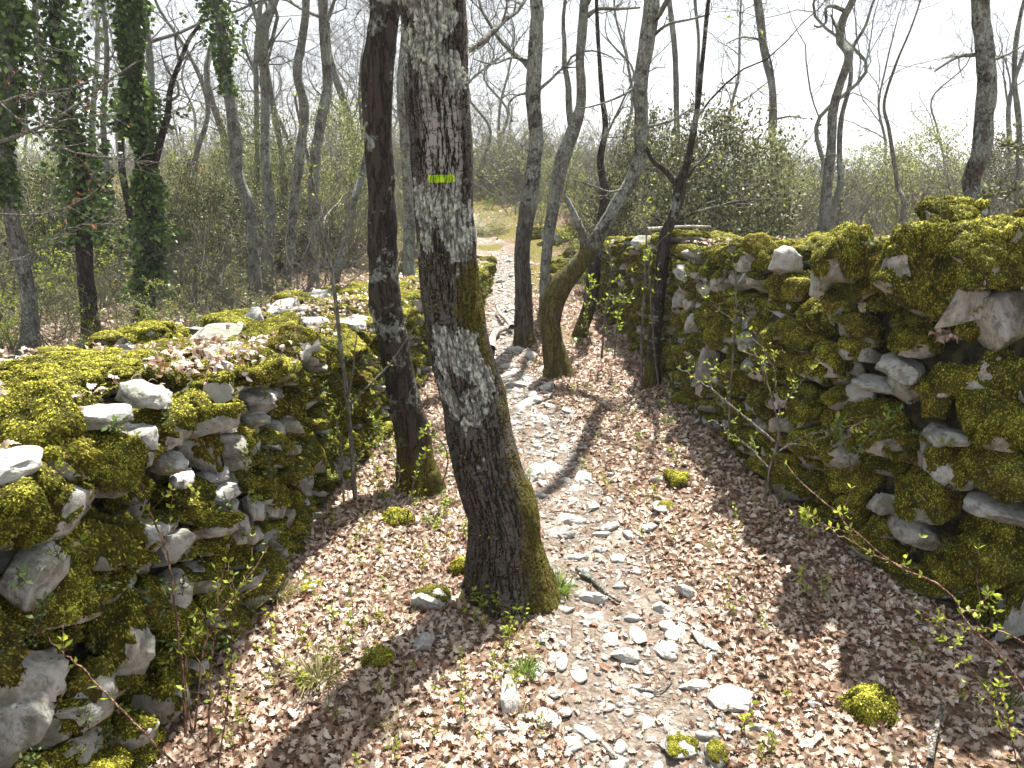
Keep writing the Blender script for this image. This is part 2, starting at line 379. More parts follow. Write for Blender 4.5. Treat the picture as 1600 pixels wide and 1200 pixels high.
M_DRYGRASS = mat_leaf("straw_blade", [(0, (.12, .11, .04)), (.6, (.26, .24, .09)), (1, (.42, .38, .2))], .4)
M_RED = mat_leaf("rusty_leaf", [(0, (.22, .07, .03)), (1, (.42, .17, .08))], .45)
M_GREYLEAF = mat_leaf("dull_bush_leaf", [(0, (.07, .08, .03)), (.5, (.18, .20, .07)), (.85, (.32, .35, .12)), (1, (.48, .50, .20))], .35)

def mat_ground():
    s = NT("forest_soil_and_leaf_mould"); p = s.n("ShaderNodeNewGeometry").outputs['Position']
    a = s.noise(p, 45, 5, .7); b = s.noise(p, 2, 4); v = s.voro(p, 38).outputs['Color']
    c = s.ramp(a, [(.3, (.07, .045, .03)), (.5, (.19, .13, .09)), (.62, (.30, .225, .165)), (.75, (.42, .34, .27))])
    c = s.mix(s.rng(b, .55, .7, 0, .5), c, (.10, .10, .035))
    sp = s.n("ShaderNodeSeparateXYZ"); s.put(sp.inputs[0], p)
    far = s.math('MULTIPLY', s.rng(sp.outputs[1], 8.5, 11), s.rng(s.noise(p, 1.7, 5), .36, .5)); c = s.mix(s.math('MULTIPLY', far, .85), c, s.ramp(a, [(.3, (.05, .05, .012)), (.6, (.17, .16, .035)), (.75, (.3, .27, .07))]))
    return s.done(c, .95, s.bump(s.math('ADD', a, s.math('MULTIPLY', s.voro(p, 38).outputs[0], .8)), .03, 1.0), spec=.1)
def mat_path():
    s = NT("trodden_stony_earth"); p = s.n("ShaderNodeNewGeometry").outputs['Position']
    a = s.noise(p, 70, 5, .7); b = s.noise(p, 7, 4)
    c = s.ramp(a, [(.3, (.075, .055, .043)), (.5, (.18, .145, .115)), (.7, (.33, .285, .245))])
    c = s.mix(s.rng(b, .5, .7, 0, .75), c, (.38, .345, .305))
    return s.done(c, .95, s.bump(a, .02, 1.0), spec=.1)
M_GROUND, M_PATH = mat_ground(), mat_path()
def mat_core():
    s = NT("dark_rubble"); p = s.n("ShaderNodeNewGeometry").outputs['Position']
    a = s.voro(p, 14); c = s.mix(s.rng(s.noise(p, 20, 4), .4, .65), (.035, .03, .02), (.10, .095, .05))
    return s.done(c, .95, s.bump(a.outputs[0], .05, 1.0), spec=.1)
M_CORE = mat_core()
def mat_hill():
    s = NT("haze_tinted_wooded_hillside"); p = s.n("ShaderNodeNewGeometry").outputs['Position']
    c = s.mix(s.noise(p, .06, 5), (.10, .15, .19), (.15, .20, .24)); return s.done(c, 1, spec=0)  # woodland tone with the blue fade of distance haze painted into it
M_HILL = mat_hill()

# ------------------------------------------------------------------ terrain
PATHC = np.array([(.60, -1.5), (.50, .4), (.42, 1.3), (.38, 1.8), (.37, 2.4), (.31, 3.2), (.14, 4.45), (.02, 5.65), (-.06, 6.8), (-.10, 8.5), (-.13, 10.7), (-.30, 12.7), (-.9, 15), (-2.2, 18), (-3.2, 22), (-3.5, 30)])
def path_x(y): return np.interp(y, PATHC[:, 1], PATHC[:, 0])
def path_w(y): return np.interp(y, [0, 2, 4, 7, 14], [.32, .29, .22, .19, .34])
def H(x, y):
    x = np.asarray(x, float); y = np.asarray(y, float)
    p = np.stack([x, y, 0 * x], -1)
    h = .022 * noise(p, 2.3) + .05 * noise(p, .5, 9.1)
    h = h * sm(.15, 1.2, np.hypot(x, y) + .3)
    h = h + .09 * sm(.55, 1.25, x) * sm(2.0, 3.0, y) * (1 - sm(7, 9, y)) + .06 * sm(-.35, -.8, x)
    h = h + .55 * sm(10, 18, y) + .9 * sm(16, 32, y) + .75 * np.exp(-((x - 2.4) / 1.9) ** 2 - ((y - 14.5) / 2.9) ** 2)
    h = h + .35 * sm(2.2, 4, x) * (1 - sm(12, 16, y)) - .1 * sm(-2, -5, x) * (1 - sm(10, 16, y))
    h = h - 7.5 * sm(24, 60, y) - 1.2 * sm(15, 26, y) * sm(1.5, 5, x)
    h = h - .035 * np.exp(-((x - path_x(y)) / .35) ** 2)
    return h
gx = np.concatenate([-np.geomspace(260, 5.2, 34), np.linspace(-5, 5, 200), np.geomspace(5.2, 260, 34)])
gy = np.concatenate([-np.geomspace(60, 1.2, 12), np.linspace(-1, 12, 240), np.geomspace(12.2, 420, 50)])
X, Y = np.meshgrid(gx, gy, indexing='ij'); Z = H(X, Y)
V = np.stack([X, Y, Z], -1).reshape(-1, 3); ny = len(gy)
i, j = np.meshgrid(np.arange(len(gx) - 1), np.arange(ny - 1), indexing='ij'); a = (i * ny + j).ravel()
ground = tag(obj("ground", mesh("ground", V, np.stack([a, a + ny, a + ny + 1, a + 1], -1), M_GROUND)),
             "brown woodland ground under the fallen leaves", kind='structure')
# path sheet, 4 mm above the ground
py_ = np.linspace(.2, 20, 300); cols = 9
wv = path_w(py_) * (1 + .3 * noise(np.stack([py_ * 0, py_, py_ * 0], -1), 1.6))
Vp = []
for q in range(cols):
    e = (q / (cols - 1) * 2 - 1); jit = .05 * noise(np.stack([py_ * 0 + 5 * np.sign(e), py_, py_ * 0], -1), 5.) * abs(e)
    x = path_x(py_) + e * wv + jit
    Vp.append(np.stack([x, py_, H(x, py_) + .004 + .0 * x], -1))
Vp = np.stack(Vp, 1).reshape(-1, 3)
i, j = np.meshgrid(np.arange(len(py_) - 1), np.arange(cols - 1), indexing='ij'); a = (i * cols + j).ravel()
path = tag(obj("path", mesh("path", Vp, np.stack([a, a + 1, a + cols + 1, a + cols], -1), M_PATH)),
           "narrow stony footpath between the two dry stone walls", kind='structure')
# far hill
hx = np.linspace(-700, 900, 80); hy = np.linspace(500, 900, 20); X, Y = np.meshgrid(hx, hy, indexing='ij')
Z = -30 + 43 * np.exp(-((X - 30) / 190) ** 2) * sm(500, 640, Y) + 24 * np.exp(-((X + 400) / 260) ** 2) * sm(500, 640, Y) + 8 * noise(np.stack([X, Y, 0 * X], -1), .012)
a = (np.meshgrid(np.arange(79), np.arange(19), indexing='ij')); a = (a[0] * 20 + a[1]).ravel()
tag(obj("hills", mesh("hills", np.stack([X, Y, Z], -1).reshape(-1, 3), np.stack([a, a + 20, a + 21, a + 1], -1), M_HILL)), "far hill tinted haze-blue, seen between the trunks", kind='structure')

# ------------------------------------------------------------------ stones and moss library
def rock_shape(n, half, seed, power=2.6, cuts=7, rough=.10):
    rough *= 1.25
    r = np.random.default_rng(seed); V, F = ico(n)
    d = nrm(V); q = (np.abs(d) ** power).sum(1) ** (1 / power); P = d / q[:, None]
    for _ in range(cuts):
        k = nrm(r.normal(size=3)); lim = r.uniform(.5, .85); s_ = P @ k - lim
        P = P - np.maximum(s_, 0)[:, None] * k * 1.0
    P = P * (1 + rough * 1.5 * fbm(P, 1.1, 2, seed * 3.1)[:, None] + rough * fbm(P, 3.0, 4, seed * 1.7)[:, None])
    pit = np.minimum(0, noise(P, 4.5, seed)) ** 2 * -.12
    P = P * (1 + pit[:, None])
    P = P * np.array(half)
    return P, F
def fronds(r, P, N, L, wid, dens_mask=None):
    """one pointed, drooping blade per point"""
    m = len(P)
    rd = nrm(r.normal(size=(m, 3))); tan = nrm(rd - (rd * N).sum(1)[:, None] * N)
    d = nrm(N * r.uniform(.15, 1.3, (m, 1)) + tan * .9 + np.array([0, 0, -.25]))
    sd = nrm(np.cross(d, N + .3 * r.normal(size=(m, 3))))
    l = L * r.uniform(.6, 1.3, (m, 1)); w = wid * r.uniform(.7, 1.3, (m, 1))
    b = P - N * .002; tip = b + d * l - np.array([0, 0, 1]) * l * .15; mid = b + d * l * .5 + N * l * .12
    V = np.stack([b, mid + sd * w, tip, mid - sd * w], 1).reshape(-1, 3)
    a = np.arange(m) * 4; F = np.stack([a, a + 1, a + 2, a + 3], 1)
    return V, F
def moss_cover(name, P, F, seed, thick, nbl, L, cover, wid):
    r = np.random.default_rng(seed); N = vnormals(P, F)
    sc = 1 / np.abs(P).max()
    mask = cover + N[:, 2] * .8 + 1.1 * fbm(P * sc, 1.7, 3, seed * 2.3) + .25 * noise(P, 30, seed)
    t = sm(-.1, .6, mask)
    lump = .6 + .40 * noise(P, 21, seed) + .50 * noise(P, 40, seed + 4) + .38 * noise(P, 85, seed + 2)
    lump = np.clip(lump, -.1, 1.9)
    Q = P + N * (t * thick * np.maximum(lump, .05) - (1 - t) * .006)[:, None]
    keep = (t[F] > .03).any(1); G = F[keep]
    used = np.unique(G); remap = -np.ones(len(Q), int); remap[used] = np.arange(len(used))
    acc = Acc(); hi = np.clip(.35 * lump / 1.0, 0, 1)
    acc.add(Q[used], remap[G], 0, hi[used])
    # scatter blades by area where it is mossy
    A = np.linalg.norm(np.cross(Q[G[:, 1]] - Q[G[:, 0]], Q[G[:, 2]] - Q[G[:, 0]]), axis=1) * (t[G].mean(1) + .05) * (.35 + np.clip(lump, 0, 1.5)[G].mean(1))
    f = r.choice(len(G), nbl, p=A / A.sum()); u = r.random((nbl, 2)); fl = u.sum(1) > 1; u[fl] = 1 - u[fl]
    T = G[f]; w0 = 1 - u.sum(1)
    pos = Q[T[:, 0]] * w0[:, None] + Q[T[:, 1]] * u[:, :1] + Q[T[:, 2]] * u[:, 1:]
    NN = vnormals(Q, F); nn = nrm(NN[T[:, 0]] * w0[:, None] + NN[T[:, 1]] * u[:, :1] + NN[T[:, 2]] * u[:, 1:])
    lu = lump[T[:, 0]]
    Vb, Fb = fronds(r, pos, nn, L, wid)
    ti = np.clip(.12 + .38 * lu + .2 * r.normal(size=nbl) + .10 * nn[:, 2], 0, 1)
    acc.add(Vb, Fb, 1, np.repeat(ti, 4), mn=np.repeat(nn, 4, 0))
    return acc.mesh(name, [M_MOSSBASE, M_MOSS], smooth=False, mn=True)
CATS = {'s': ((.080, .075, .052), 4, 5, 2300, .009, .0023, .011), 'm': ((.130, .125, .082), 4, 7, 6500, .0095, .0024, .015),
        'l': ((.20, .17, .12), 5, 6, 14000, .010, .0026, .022), 'h': ((.34, .26, .19), 6, 4, 38000, .010, .0027, .028)}
LIB = {}
for ci, (c, (half, sub, nv, nb, L, wid, th)) in enumerate(CATS.items()):
    for v in range(nv):
        r = np.random.default_rng(100 * ci + v)
        P, F = rock_shape(sub, half, 31 * ci + v + 1, r.uniform(2.6, 4.2), r.integers(6, 12), r.uniform(.07, .13))
        st = mesh("stone", P, F, M_STONE)
        heavy = moss_cover("moss", P, F, v + 7 * ci, th, nb, L, .62, wid)
        part = moss_cover("moss", P, F, v + 7 * ci + 50, th, int(nb * .55), L, .05, wid)
        LIB[c, v] = (st, heavy, part)
PEB = []
for v in range(10):
    P, F = rock_shape(3, (1, .78, .5), 900 + v, 2.4, 8, .09); PEB.append(mesh("stone", P, F, M_PATHSTONE))
PEBB = []
for v in range(5):
    P, F = rock_shape(5, (1, .8, .6), 950 + v, 2.6, 9, .10); PEBB.append(mesh("stone", P, F, M_PATHSTONE))

def put_stone(parent, p, dims, rot, cover, seed, cat=None):
    """dims: half sizes; cover 0 bare, 1 part moss, 2 heavy moss"""
    c = cat or ('s' if dims[0] < .10 else 'm' if dims[0] < .165 else 'l' if dims[0] < .26 else 'h')
    base = CATS[c][0]; v = seed % CATS[c][2]; lib = LIB[c, v]
    o = obj("stone", lib[0], parent, p - np.array(parent.location), rot, [d / b for d, b in zip(dims, base)])
    if cover: obj("moss", lib[2 if cover == 1 else 1], o)
    return o

hm = NT("thin_haze"); hv = hm.n("ShaderNodeVolumePrincipled"); hv.inputs['Density'].default_value = .0013; hv.inputs['Color'].default_value = (.93, .95, 1, 1); hv.inputs['Anisotropy'].default_value = .3; hm.t.links.new(hv.outputs[0], hm.out.inputs['Volume'])
bx = bmesh.new(); bmesh.ops.create_cube(bx, size=1); me = bpy.data.meshes.new("haze"); bx.to_mesh(me); bx.free(); me.materials.append(hm.m)
tag(obj("haze", me, None, (100, 400, -18), scl=(1700, 1100, 70)), "thin bright air that pales the far wood", kind='stuff')

# ------------------------------------------------------------------ scatter through geometry nodes
def scatter(name, tm, P, R, Sc, idx, label, parent=None):
    col = bpy.data.collections.new("kinds_of_" + name)
    for q, o in enumerate(tm): col.objects.link(o)
    order = {o.name: i_ for i_, o in enumerate(sorted(tm, key=lambda o: o.name))}; remap = np.array([order[o.name] for o in tm])
    me = bpy.data.meshes.new(name); me.vertices.add(len(P)); me.vertices.foreach_set("co", np.asarray(P, np.float32).ravel())
    a = me.attributes.new("turn", 'FLOAT_VECTOR', 'POINT'); a.data.foreach_set("vector", np.asarray(R, np.float32).ravel())
    Sc = np.asarray(Sc, np.float32); Sc = np.repeat(Sc[:, None], 3, 1) if Sc.ndim == 1 else Sc
    a = me.attributes.new("size", 'FLOAT_VECTOR', 'POINT'); a.data.foreach_set("vector", Sc.ravel())
    a = me.attributes.new("which", 'INT', 'POINT'); a.data.foreach_set("value", remap[np.asarray(idx)].astype(np.int32))
    g = bpy.data.node_groups.new("scatter_" + name, 'GeometryNodeTree')
    g.interface.new_socket("Geometry", in_out='INPUT', socket_type='NodeSocketGeometry'); g.interface.new_socket("Geometry", in_out='OUTPUT', socket_type='NodeSocketGeometry')
    gi = g.nodes.new("NodeGroupInput"); go = g.nodes.new("NodeGroupOutput"); ip = g.nodes.new("GeometryNodeInstanceOnPoints"); ci = g.nodes.new("GeometryNodeCollectionInfo")
    ci.inputs['Collection'].default_value = col; ci.inputs['Separate Children'].default_value = True; ci.inputs['Reset Children'].default_value = True
    def na(nm, dt):
        x = g.nodes.new("GeometryNodeInputNamedAttribute"); x.data_type = dt; x.inputs[0].default_value = nm; return x.outputs[0]
    L = g.links.new; L(gi.outputs[0], ip.inputs['Points']); L(ci.outputs[0], ip.inputs['Instance']); ip.inputs['Pick Instance'].default_value = True
    L(na("which", 'INT'), ip.inputs['Instance Index']); e2r = g.nodes.new("FunctionNodeEulerToRotation"); L(na("turn", 'FLOAT_VECTOR'), e2r.inputs[0]); L(e2r.outputs[0], ip.inputs['Rotation']); L(na("size", 'FLOAT_VECTOR'), ip.inputs['Scale'])
    L(ip.outputs[0], go.inputs[0])
    o = obj(name, me, parent); md = o.modifiers.new("scatter", 'NODES'); md.node_group = g
    return tag(o, label, kind='stuff')
# ------------------------------------------------------------------ the two dry stone walls
class Wall:
    def __init__(s, pts, hs, thick, side):
        s.P = np.array(pts, float); s.side = side
        seg = np.linalg.norm(np.diff(s.P, axis=0), axis=1); s.S = np.concatenate([[0], np.cumsum(seg)])
        s.hs = hs; s.th = thick; s.L = s.S[-1]
    def pos(s, u): return np.stack([np.interp(u, s.S, s.P[:, 0]), np.interp(u, s.S, s.P[:, 1])], -1)
    def tan(s, u): return nrm(s.pos(np.asarray(u) + .15) - s.pos(np.asarray(u) - .15 + 0.0))
    def out(s, u):                             # unit normal towards the path
        t = s.tan(u); return np.stack([t[..., 1], -t[..., 0]], -1) * s.side
    def h(s, u): return np.interp(u, s.S, s.hs) 
    def thick(s, u): return np.interp(u, [0, s.L], s.th)
    def hit(s, px, py):                        # where the picture ray first meets the wall
        d = ray(px, py); o = np.array([0, 0, EYE])
        us = np.linspace(0, s.L, 500); C = s.pos(us); O = s.out(us)
        for t in np.arange(.6, 16, .012):
            p = o + d * t
            k = np.argmin(((C - p[:2]) ** 2).sum(1)); dep = -((p[:2] - C[k]) @ O[k])
            if dep > 0 and dep < s.thick(us[k]) + .1 and p[2] < s.h(us[k]) + .03: return p, us[k], dep
        return None, None, None
WL = Wall([(-1.16, .2), (-1.02, 1.1), (-.97, 1.8), (-.84, 3.2), (-.64, 5.2), (-.36, 8.3), (-.3, 10.8)], [1.02, 1.0, .97, .80, .64, .38, .22], (1.05, .7), 1)
WR = Wall([(2.9, 1.0), (1.86, 2.02), (1.44, 2.63), (1.24, 3.1), (1.14, 4.1), (1.08, 5.3), (.97, 7.6), (1.0, 9.4)], [1.42, 1.38, 1.32, 1.24, 1.12, 1.02, .78, .6], (1.15, .9), -1)

def build_wall(wall, name, label, seed, specials, clutter):
    r = np.random.default_rng(seed)
    root = bpy.data.objects.new(name, None); COL.objects.link(root)
    p0 = wall.pos(wall.L / 2); root.location = (p0[0], p0[1], 0); tag(root, label, "wall", kind="thing")
    root.empty_display_size = .3
    off = np.array(root.location)
    # rubble heart
    us = np.linspace(0, wall.L, 120); prof = []
    for (dep, zf) in ((.13, -.2), (.11, .3), (.12, .75), (.16, .93), (.5, .95), (.95, .9), (1.0, .5), (1.02, -.2)):
        d_ = np.where(dep < .2, dep, dep * wall.thick(us)); c = wall.pos(us) - wall.out(us) * d_[:, None]
        z = wall.h(us) * zf - (.03 if zf > .7 else 0)
        P = np.column_stack([c, z]); P += .03 * np.stack([noise(P, 7, 1), noise(P, 7, 5), noise(P, 7, 9)], -1); prof.append(P)
    V = np.stack(prof, 1).reshape(-1, 3) - off; k = len(prof)
    i, j = np.meshgrid(np.arange(119), np.arange(k - 1), indexing='ij'); a = (i * k + j).ravel()
    F = np.stack([a, a + k, a + k + 1, a + 1], -1)
    obj("rubble_core", mesh("rubble_core", V, [F, np.array([[q for q in range(k)][::-1]]), np.array([[119 * k + q for q in range(k)]])], M_CORE, smooth=False), root)
    items = []; taken = []
    # stones read one by one off the photograph
    for n, (px, py, w, h, cov, push, tilt) in enumerate(specials):
        p, u, dep = wall.hit(px, py)
        if p is None: print("miss", px, py); continue
        m = mpp(p); hw, hh = w * m / 2, h * m / 2
        o2 = wall.out(u); p = p.copy(); p[:2] -= o2 * (max(.05, hw * .55) - push); 
        t = wall.tan(u); yaw = math.atan2(t[1], t[0])
        # width seen in the picture runs partly along the wall, partly into it
        items.append((p, (hw * 1.12, hw * .9 if w > 100 else max(hw * .9, .08), hh * 1.05), (tilt * .5, tilt, yaw * .5 + r.uniform(-.3, .3)), cov, n * 3 + seed, u))
        taken.append((u, p[2], hw, hh, dep))
    # face, course by course
    nc = 11
    fr = np.cumsum(r.uniform(.75, 1.25, nc)); fr = np.concatenate([[0], fr / fr[-1]])
    for c in range(nc):
        u = r.uniform(-.1, .1)
        while u < wall.L:
            w = r.choice([r.uniform(.08, .13), r.uniform(.12, .20), r.uniform(.19, .29)], p=[.38, .44, .18])
            um = u + w / 2; hgt = (fr[c + 1] - fr[c]) * (wall.h(um) + .02); zc = (fr[c] + fr[c + 1]) / 2 * (wall.h(um) + .0) + r.uniform(-.015, .015)
            if r.random() < .25: hgt *= 1.35
            sp = any(abs(um - q[0]) < (w / 2 + q[2]) * .5 and abs(zc - q[1]) < (hgt / 2 + q[3]) * .5 and q[4] < .3 for q in taken)
            if not sp:
                o2 = wall.out(um); t = wall.tan(um); yaw = math.atan2(t[1], t[0]) + r.uniform(-.3, .3) + (math.pi if r.random() < .5 else 0)
                dd = r.uniform(.08, .12)
                xy = wall.pos(um) - o2 * (dd * .75 + r.normal() * .022)
                bare = r.random(); cov = 0 if bare < clutter[0] else (1 if bare < clutter[0] + clutter[1] else 2)
                g = float(H(xy[0], xy[1])) * (1 - zc / wall.h(um)) 
                items.append((np.array([xy[0], xy[1], zc + g]), (w / 2 * 1.12, dd, max(.034, hgt / 2 * 1.08)), (r.normal() * .16, r.normal() * .2, yaw), cov, int(r.integers(99)), um))
            u += w * r.uniform(.86, .98)
    # capping, three to four rows deep
    for row, tt in enumerate((.10, .34, .6, .86)):
        u = r.uniform(0, .2)
        while u < wall.L:
            w = r.uniform(.2, .46); um = u + w / 2; dep = tt * wall.thick(um)
            o2 = wall.out(um); xy = wall.pos(um) - o2 * (dep + r.normal() * .03); t = wall.tan(um)
            z = wall.h(um) - .02 + r.uniform(-.03, .03)
            if not any(abs(um - q[0]) < (w / 2 + q[2]) * .6 and abs(dep - q[4]) < .18 for q in taken):
                items.append((np.array([xy[0], xy[1], z]), (w / 2 * 1.12, r.uniform(.11, .17), r.uniform(.045, .085)),
                              (r.normal() * .12, r.normal() * .12, math.atan2(t[1], t[0]) + r.uniform(-.35, .35)), int(r.choice([0, 1, 2], p=[.14, .26, .6])), int(r.integers(99)), um))
            u += w * .92
    # the 300 that show largest are parts, the rest one mass
    # (how large: face size over distance, only what is in the frame)
    def size(it):
        p = it[0]; m = mpp(p); px = 800 + p[0] / m / 1.0; z = (p[1] * cP - (p[2] - EYE) * sP)
        v = 600 - ((p[2] - EYE) * cP + p[1] * sP) / max(z, .01) * FPX
        if z < .2 or px < -120 or px > 1720 or v < -100 or v > 1330: return 0
        return it[1][0] / m
    items.sort(key=size, reverse=True)
    for it in items[:298]: put_stone(root, *it[:5])
    lo = items[298:]
    if lo:
        tm = []
        for v in range(3):
            st, hv, pt = LIB['s', v]
            for mm_ in (None, hv):
                b = bmesh.new(); b.from_mesh(st); n0 = len(b.faces)
                if mm_: b.from_mesh(mm_)
                lay = [q for q in range(len(b.faces))]; b.faces.ensure_lookup_table()
                me = bpy.data.meshes.new("stone"); k2 = np.zeros(len(b.faces), int)
                if mm_:
                    mi = np.zeros(len(mm_.polygons), np.int32); mm_.polygons.foreach_get("material_index", mi); k2[n0:] = mi + 1
                b.to_mesh(me); b.free(); me.polygons.foreach_set("material_index", k2.astype(np.int32))
                for m_ in (M_STONE, M_MOSSBASE, M_MOSS): me.materials.append(m_)
                tm.append(bpy.data.objects.new("stone", me))
        bs = np.array(CATS['s'][0])
        scatter("small_stones", tm, [q[0] - off for q in lo], [q[2] for q in lo], [np.array(q[1]) / bs for q in lo], [(q[4] % 3) * 2 + (1 if q[3] else 0) for q in lo], None, root)
    print(name, len(items), "stones")
    return root
# px, py, width, height, cover, push out, tilt
SL = [(60, 668, 150, 110, 2, .03, .05), (125, 603, 260, 85, 2, .0, -.04), (236, 618, 66, 46, 0, .04, .15), (236, 688, 66, 60, 0, .0, .0), (265, 668, 90, 58, 2, .02, .1),
      (262, 535, 110, 48, 2, .0, 0), (350, 522, 92, 26, 0, .04, -.06), (372, 550, 80, 20, 0, 0, .1), (408, 577, 118, 52, 2, .02, -.08), (464, 541, 84, 58, 1, .02, .15),
      (330, 640, 64, 54, 2, .0, .1), (495, 575, 50, 24, 0, .0, .2), (405, 502, 26, 40, 0, .03, .6), (555, 512, 44, 26, 0, .02, 0), (500, 507, 44, 18, 0, .02, .1),
      (60, 885, 105, 95, 0, .05, -.45), (168, 733, 115, 90, 2, .02, 0), (165, 852, 112, 112, 2, .03, 0), (105, 935, 125, 90, 2, .02, .1), (180, 988, 84, 96, 2, .04, 0),
      (288, 932, 62, 86, 0, .03, .3), (215, 1035, 80, 92, 0, .03, -.2), (60, 1065, 130, 110, 0, .0, .1), (150, 1085, 100, 90, 1, .0, -.2), (40, 800, 150, 90, 2, .02, 0), (360, 660, 40, 40, 0, .02, 0), (402, 660, 44, 26, 0, .03, 0),
      (100, 575, 64, 16, 0, .05, -.1), (168, 655, 110, 44, 0, .0, .05), (40, 735, 120, 40, 0, -.02, 0), (372, 570, 40, 26, 0, .0, .1), (275, 730, 50, 40, 0, .02, .1), (300, 745, 32, 26, 0, .02, 0), (378, 815, 36, 50, 0, .03, .1), (405, 795, 30, 40, 0, .03, 0),
      (350, 742, 56, 40, 0, .02, 0), (236, 828, 34, 34, 0, .04, 0), (418, 620, 50, 26, 0, .02, 0), (250, 1100, 90, 100, 1, .03, 0), (225, 760, 40, 40, 1, .02, 0), (30, 1150, 150, 110, 0, .0, 0)]
SR = [(1432, 425, 155, 130, 2, .15, .0), (1470, 366, 150, 95, 2, .0, .25), (1442, 332, 150, 48, 2, .02, .08), (1560, 405, 150, 105, 2, .10, -.25), (1506, 478, 62, 84, 0, .06, .1),
      (1562, 508, 90, 90, 0, .03, -.5), (1322, 397, 100, 84, 2, .10, .1), (1288, 438, 60, 92, 1, .05, .1), (1220, 412, 46, 50, 0, .02, .1), (1182, 388, 66, 38, 2, .03, .0), (1202, 357, 84, 22, 1, .02, .08),
      (1266, 371, 56, 42, 0, .02, -.2), (1345, 352, 70, 26, 2, .02, 0), (1345, 330, 40, 14, 0, 0, 0), (1105, 572, 42, 76, 0, .05, .1), (1368, 602, 56, 20, 0, .05, -.1), (1398, 576, 80, 30, 0, .02, -.2),
      (1332, 622, 26, 50, 0, .02, 0), (1232, 518, 46, 42, 2, .04, 0), (1425, 530, 80, 56, 2, .04, .1), (1340, 518, 56, 46, 2, .03, 0), (1560, 652, 110, 84, 2, .06, -.2), (1562, 735, 130, 86, 2, .06, -.1),
      (1472, 680, 66, 26, 0, .03, -.1), (1425, 832, 84, 44, 0, .02, .2), (1560, 804, 120, 34, 0, .02, .1), (1562, 872, 130, 100, 2, .07, 0), (1440, 770, 110, 76, 2, .03, 0), (1380, 790, 44, 40, 0, .02, 0),
      (1160, 440, 40, 34, 0, .02, 0), (1190, 560, 36, 28, 2, .04, 0), (1300, 560, 66, 50, 2, .03, 0), (1385, 690, 110, 70, 2, .04, 0), (1260, 640, 80, 60, 2, .04, 0), (1310, 580, 24, 40, 0, .02, 0),
      (1080, 510, 22, 40, 0, .03, 0), (1060, 470, 20, 36, 0, .03, 0), (1240, 460, 50, 40, 2, .03, 0), (1475, 600, 60, 60, 2, .03, 0), (1580, 960, 60, 120, 1, .03, 0), (1480, 900, 100, 80, 2, .03, 0)]
wall_l = build_wall(WL, "dry_stone_wall", "lower sunlit dry stone wall left of the path, mossy, with oak leaves on top", 11, SL, (.13, .42))
wall_r = build_wall(WR, "dry_stone_wall", "taller shaded dry stone wall right of the path, capped with big mossy boulders", 23, SR, (.07, .32))

# ------------------------------------------------------------------ stones of the path
r = np.random.default_rng(5); nps = 0
place = []
for (px, py, w, h) in [(822, 628, 60, 20), (812, 600, 50, 16), (842, 652, 44, 16), (868, 728, 44, 20), (900, 760, 36, 16), (955, 820, 46, 20), (938, 832, 30, 12), (895, 778, 24, 12), (930, 960, 46, 12), (885, 952, 30, 14),
                       (900, 868, 40, 14), (990, 885, 28, 18), (965, 870, 30, 18), (968, 910, 30, 12), (1035, 946, 42, 26), (1045, 975, 34, 22), (1055, 985, 40, 24), (1000, 985, 60, 24), (955, 990, 36, 28), (855, 1135, 46, 32),
                       (893, 1165, 40, 34), (915, 1145, 32, 36), (880, 1120, 26, 22), (990, 1070, 30, 18), (1010, 1075, 24, 18), (905, 1055, 32, 30), (870, 1040, 34, 30), (1015, 1040, 22, 14), (965, 1190, 40, 36), (945, 1100, 22, 40),
                       (1010, 1115, 30, 30), (800, 548, 40, 10), (790, 585, 44, 12), (795, 570, 30, 10), (860, 705, 24, 12), (850, 770, 26, 14), (1000, 845, 18, 10), (840, 690, 24, 12), (885, 745, 22, 10), (868, 1090, 28, 20), (1040, 925, 20, 14)]:
    d = ray(px, py); t = EYE / -d[2]; x, y = d[0] * t, d[1] * t; m = mpp((x, y, 0)); place.append((x, y, w * m * .5, min(h * m * .9, w * m * .9)))
avoid = [(px, py, w) for px, py, w in ((795, 1120, 62), (675, 962, 70), (1058, 1155, 76), (1122, 1175, 50), (1070, 928, 34), (775, 965, 36))]
AV = []
for px, py, w in avoid:
    d = ray(px, py); t = EYE / -d[2]; AV.append((d[0] * t, d[1] * t, w * mpp((d[0] * t, d[1] * t, 0)) * .55))
while len(place) < 299:
    y = 1.2 + 10.5 * r.random() ** 1.7; x = path_x(y) + r.normal() * path_w(y) * .62
    q = r.uniform(.018, .045) if r.random() < .6 else r.uniform(.045, .1)
    if y > 4: q *= 1.3
    if any((x - a_[0]) ** 2 + (y - a_[1]) ** 2 < (q + a_[2]) ** 2 * .75 for a_ in place + AV): continue
    place.append((x, y, q, q * r.uniform(.6, .95)))
for n, (x, y, q, q2) in enumerate(place):
    z = float(H(x, y)) + .004
    hz = q * r.uniform(.35, .6) * (.7 if y > 4 else 1.)
    obj("stone", (PEBB if q > .05 else PEB)[n % (5 if q > .05 else 10)], path, (x, y, z + hz * .12), (r.normal() * .12, r.normal() * .12, r.uniform(0, 6.3)), (q, max(q2, q * .5), hz * 1.5))
for q in range(30):
    y = r.uniform(9.6, 16.5); x = r.uniform(.35, 3.4) if q < 23 else r.uniform(-1.6, -.9); k = r.uniform(.16, .34)
    lb = LIB['l', q % 5]; o = obj("mossy_rock", lb[0], None, (x, y, float(H(x, y)) + k * .15), (r.normal() * .2, r.normal() * .2, r.uniform(0, 6)), (k / .2,) * 3); obj("moss", lb[1 if q % 3 else 2], o)
    tag(o, "mossy pale rock half sunk in the slope beyond the end of the right wall", "rock", "mossy rocks on the slope at the end of the path")
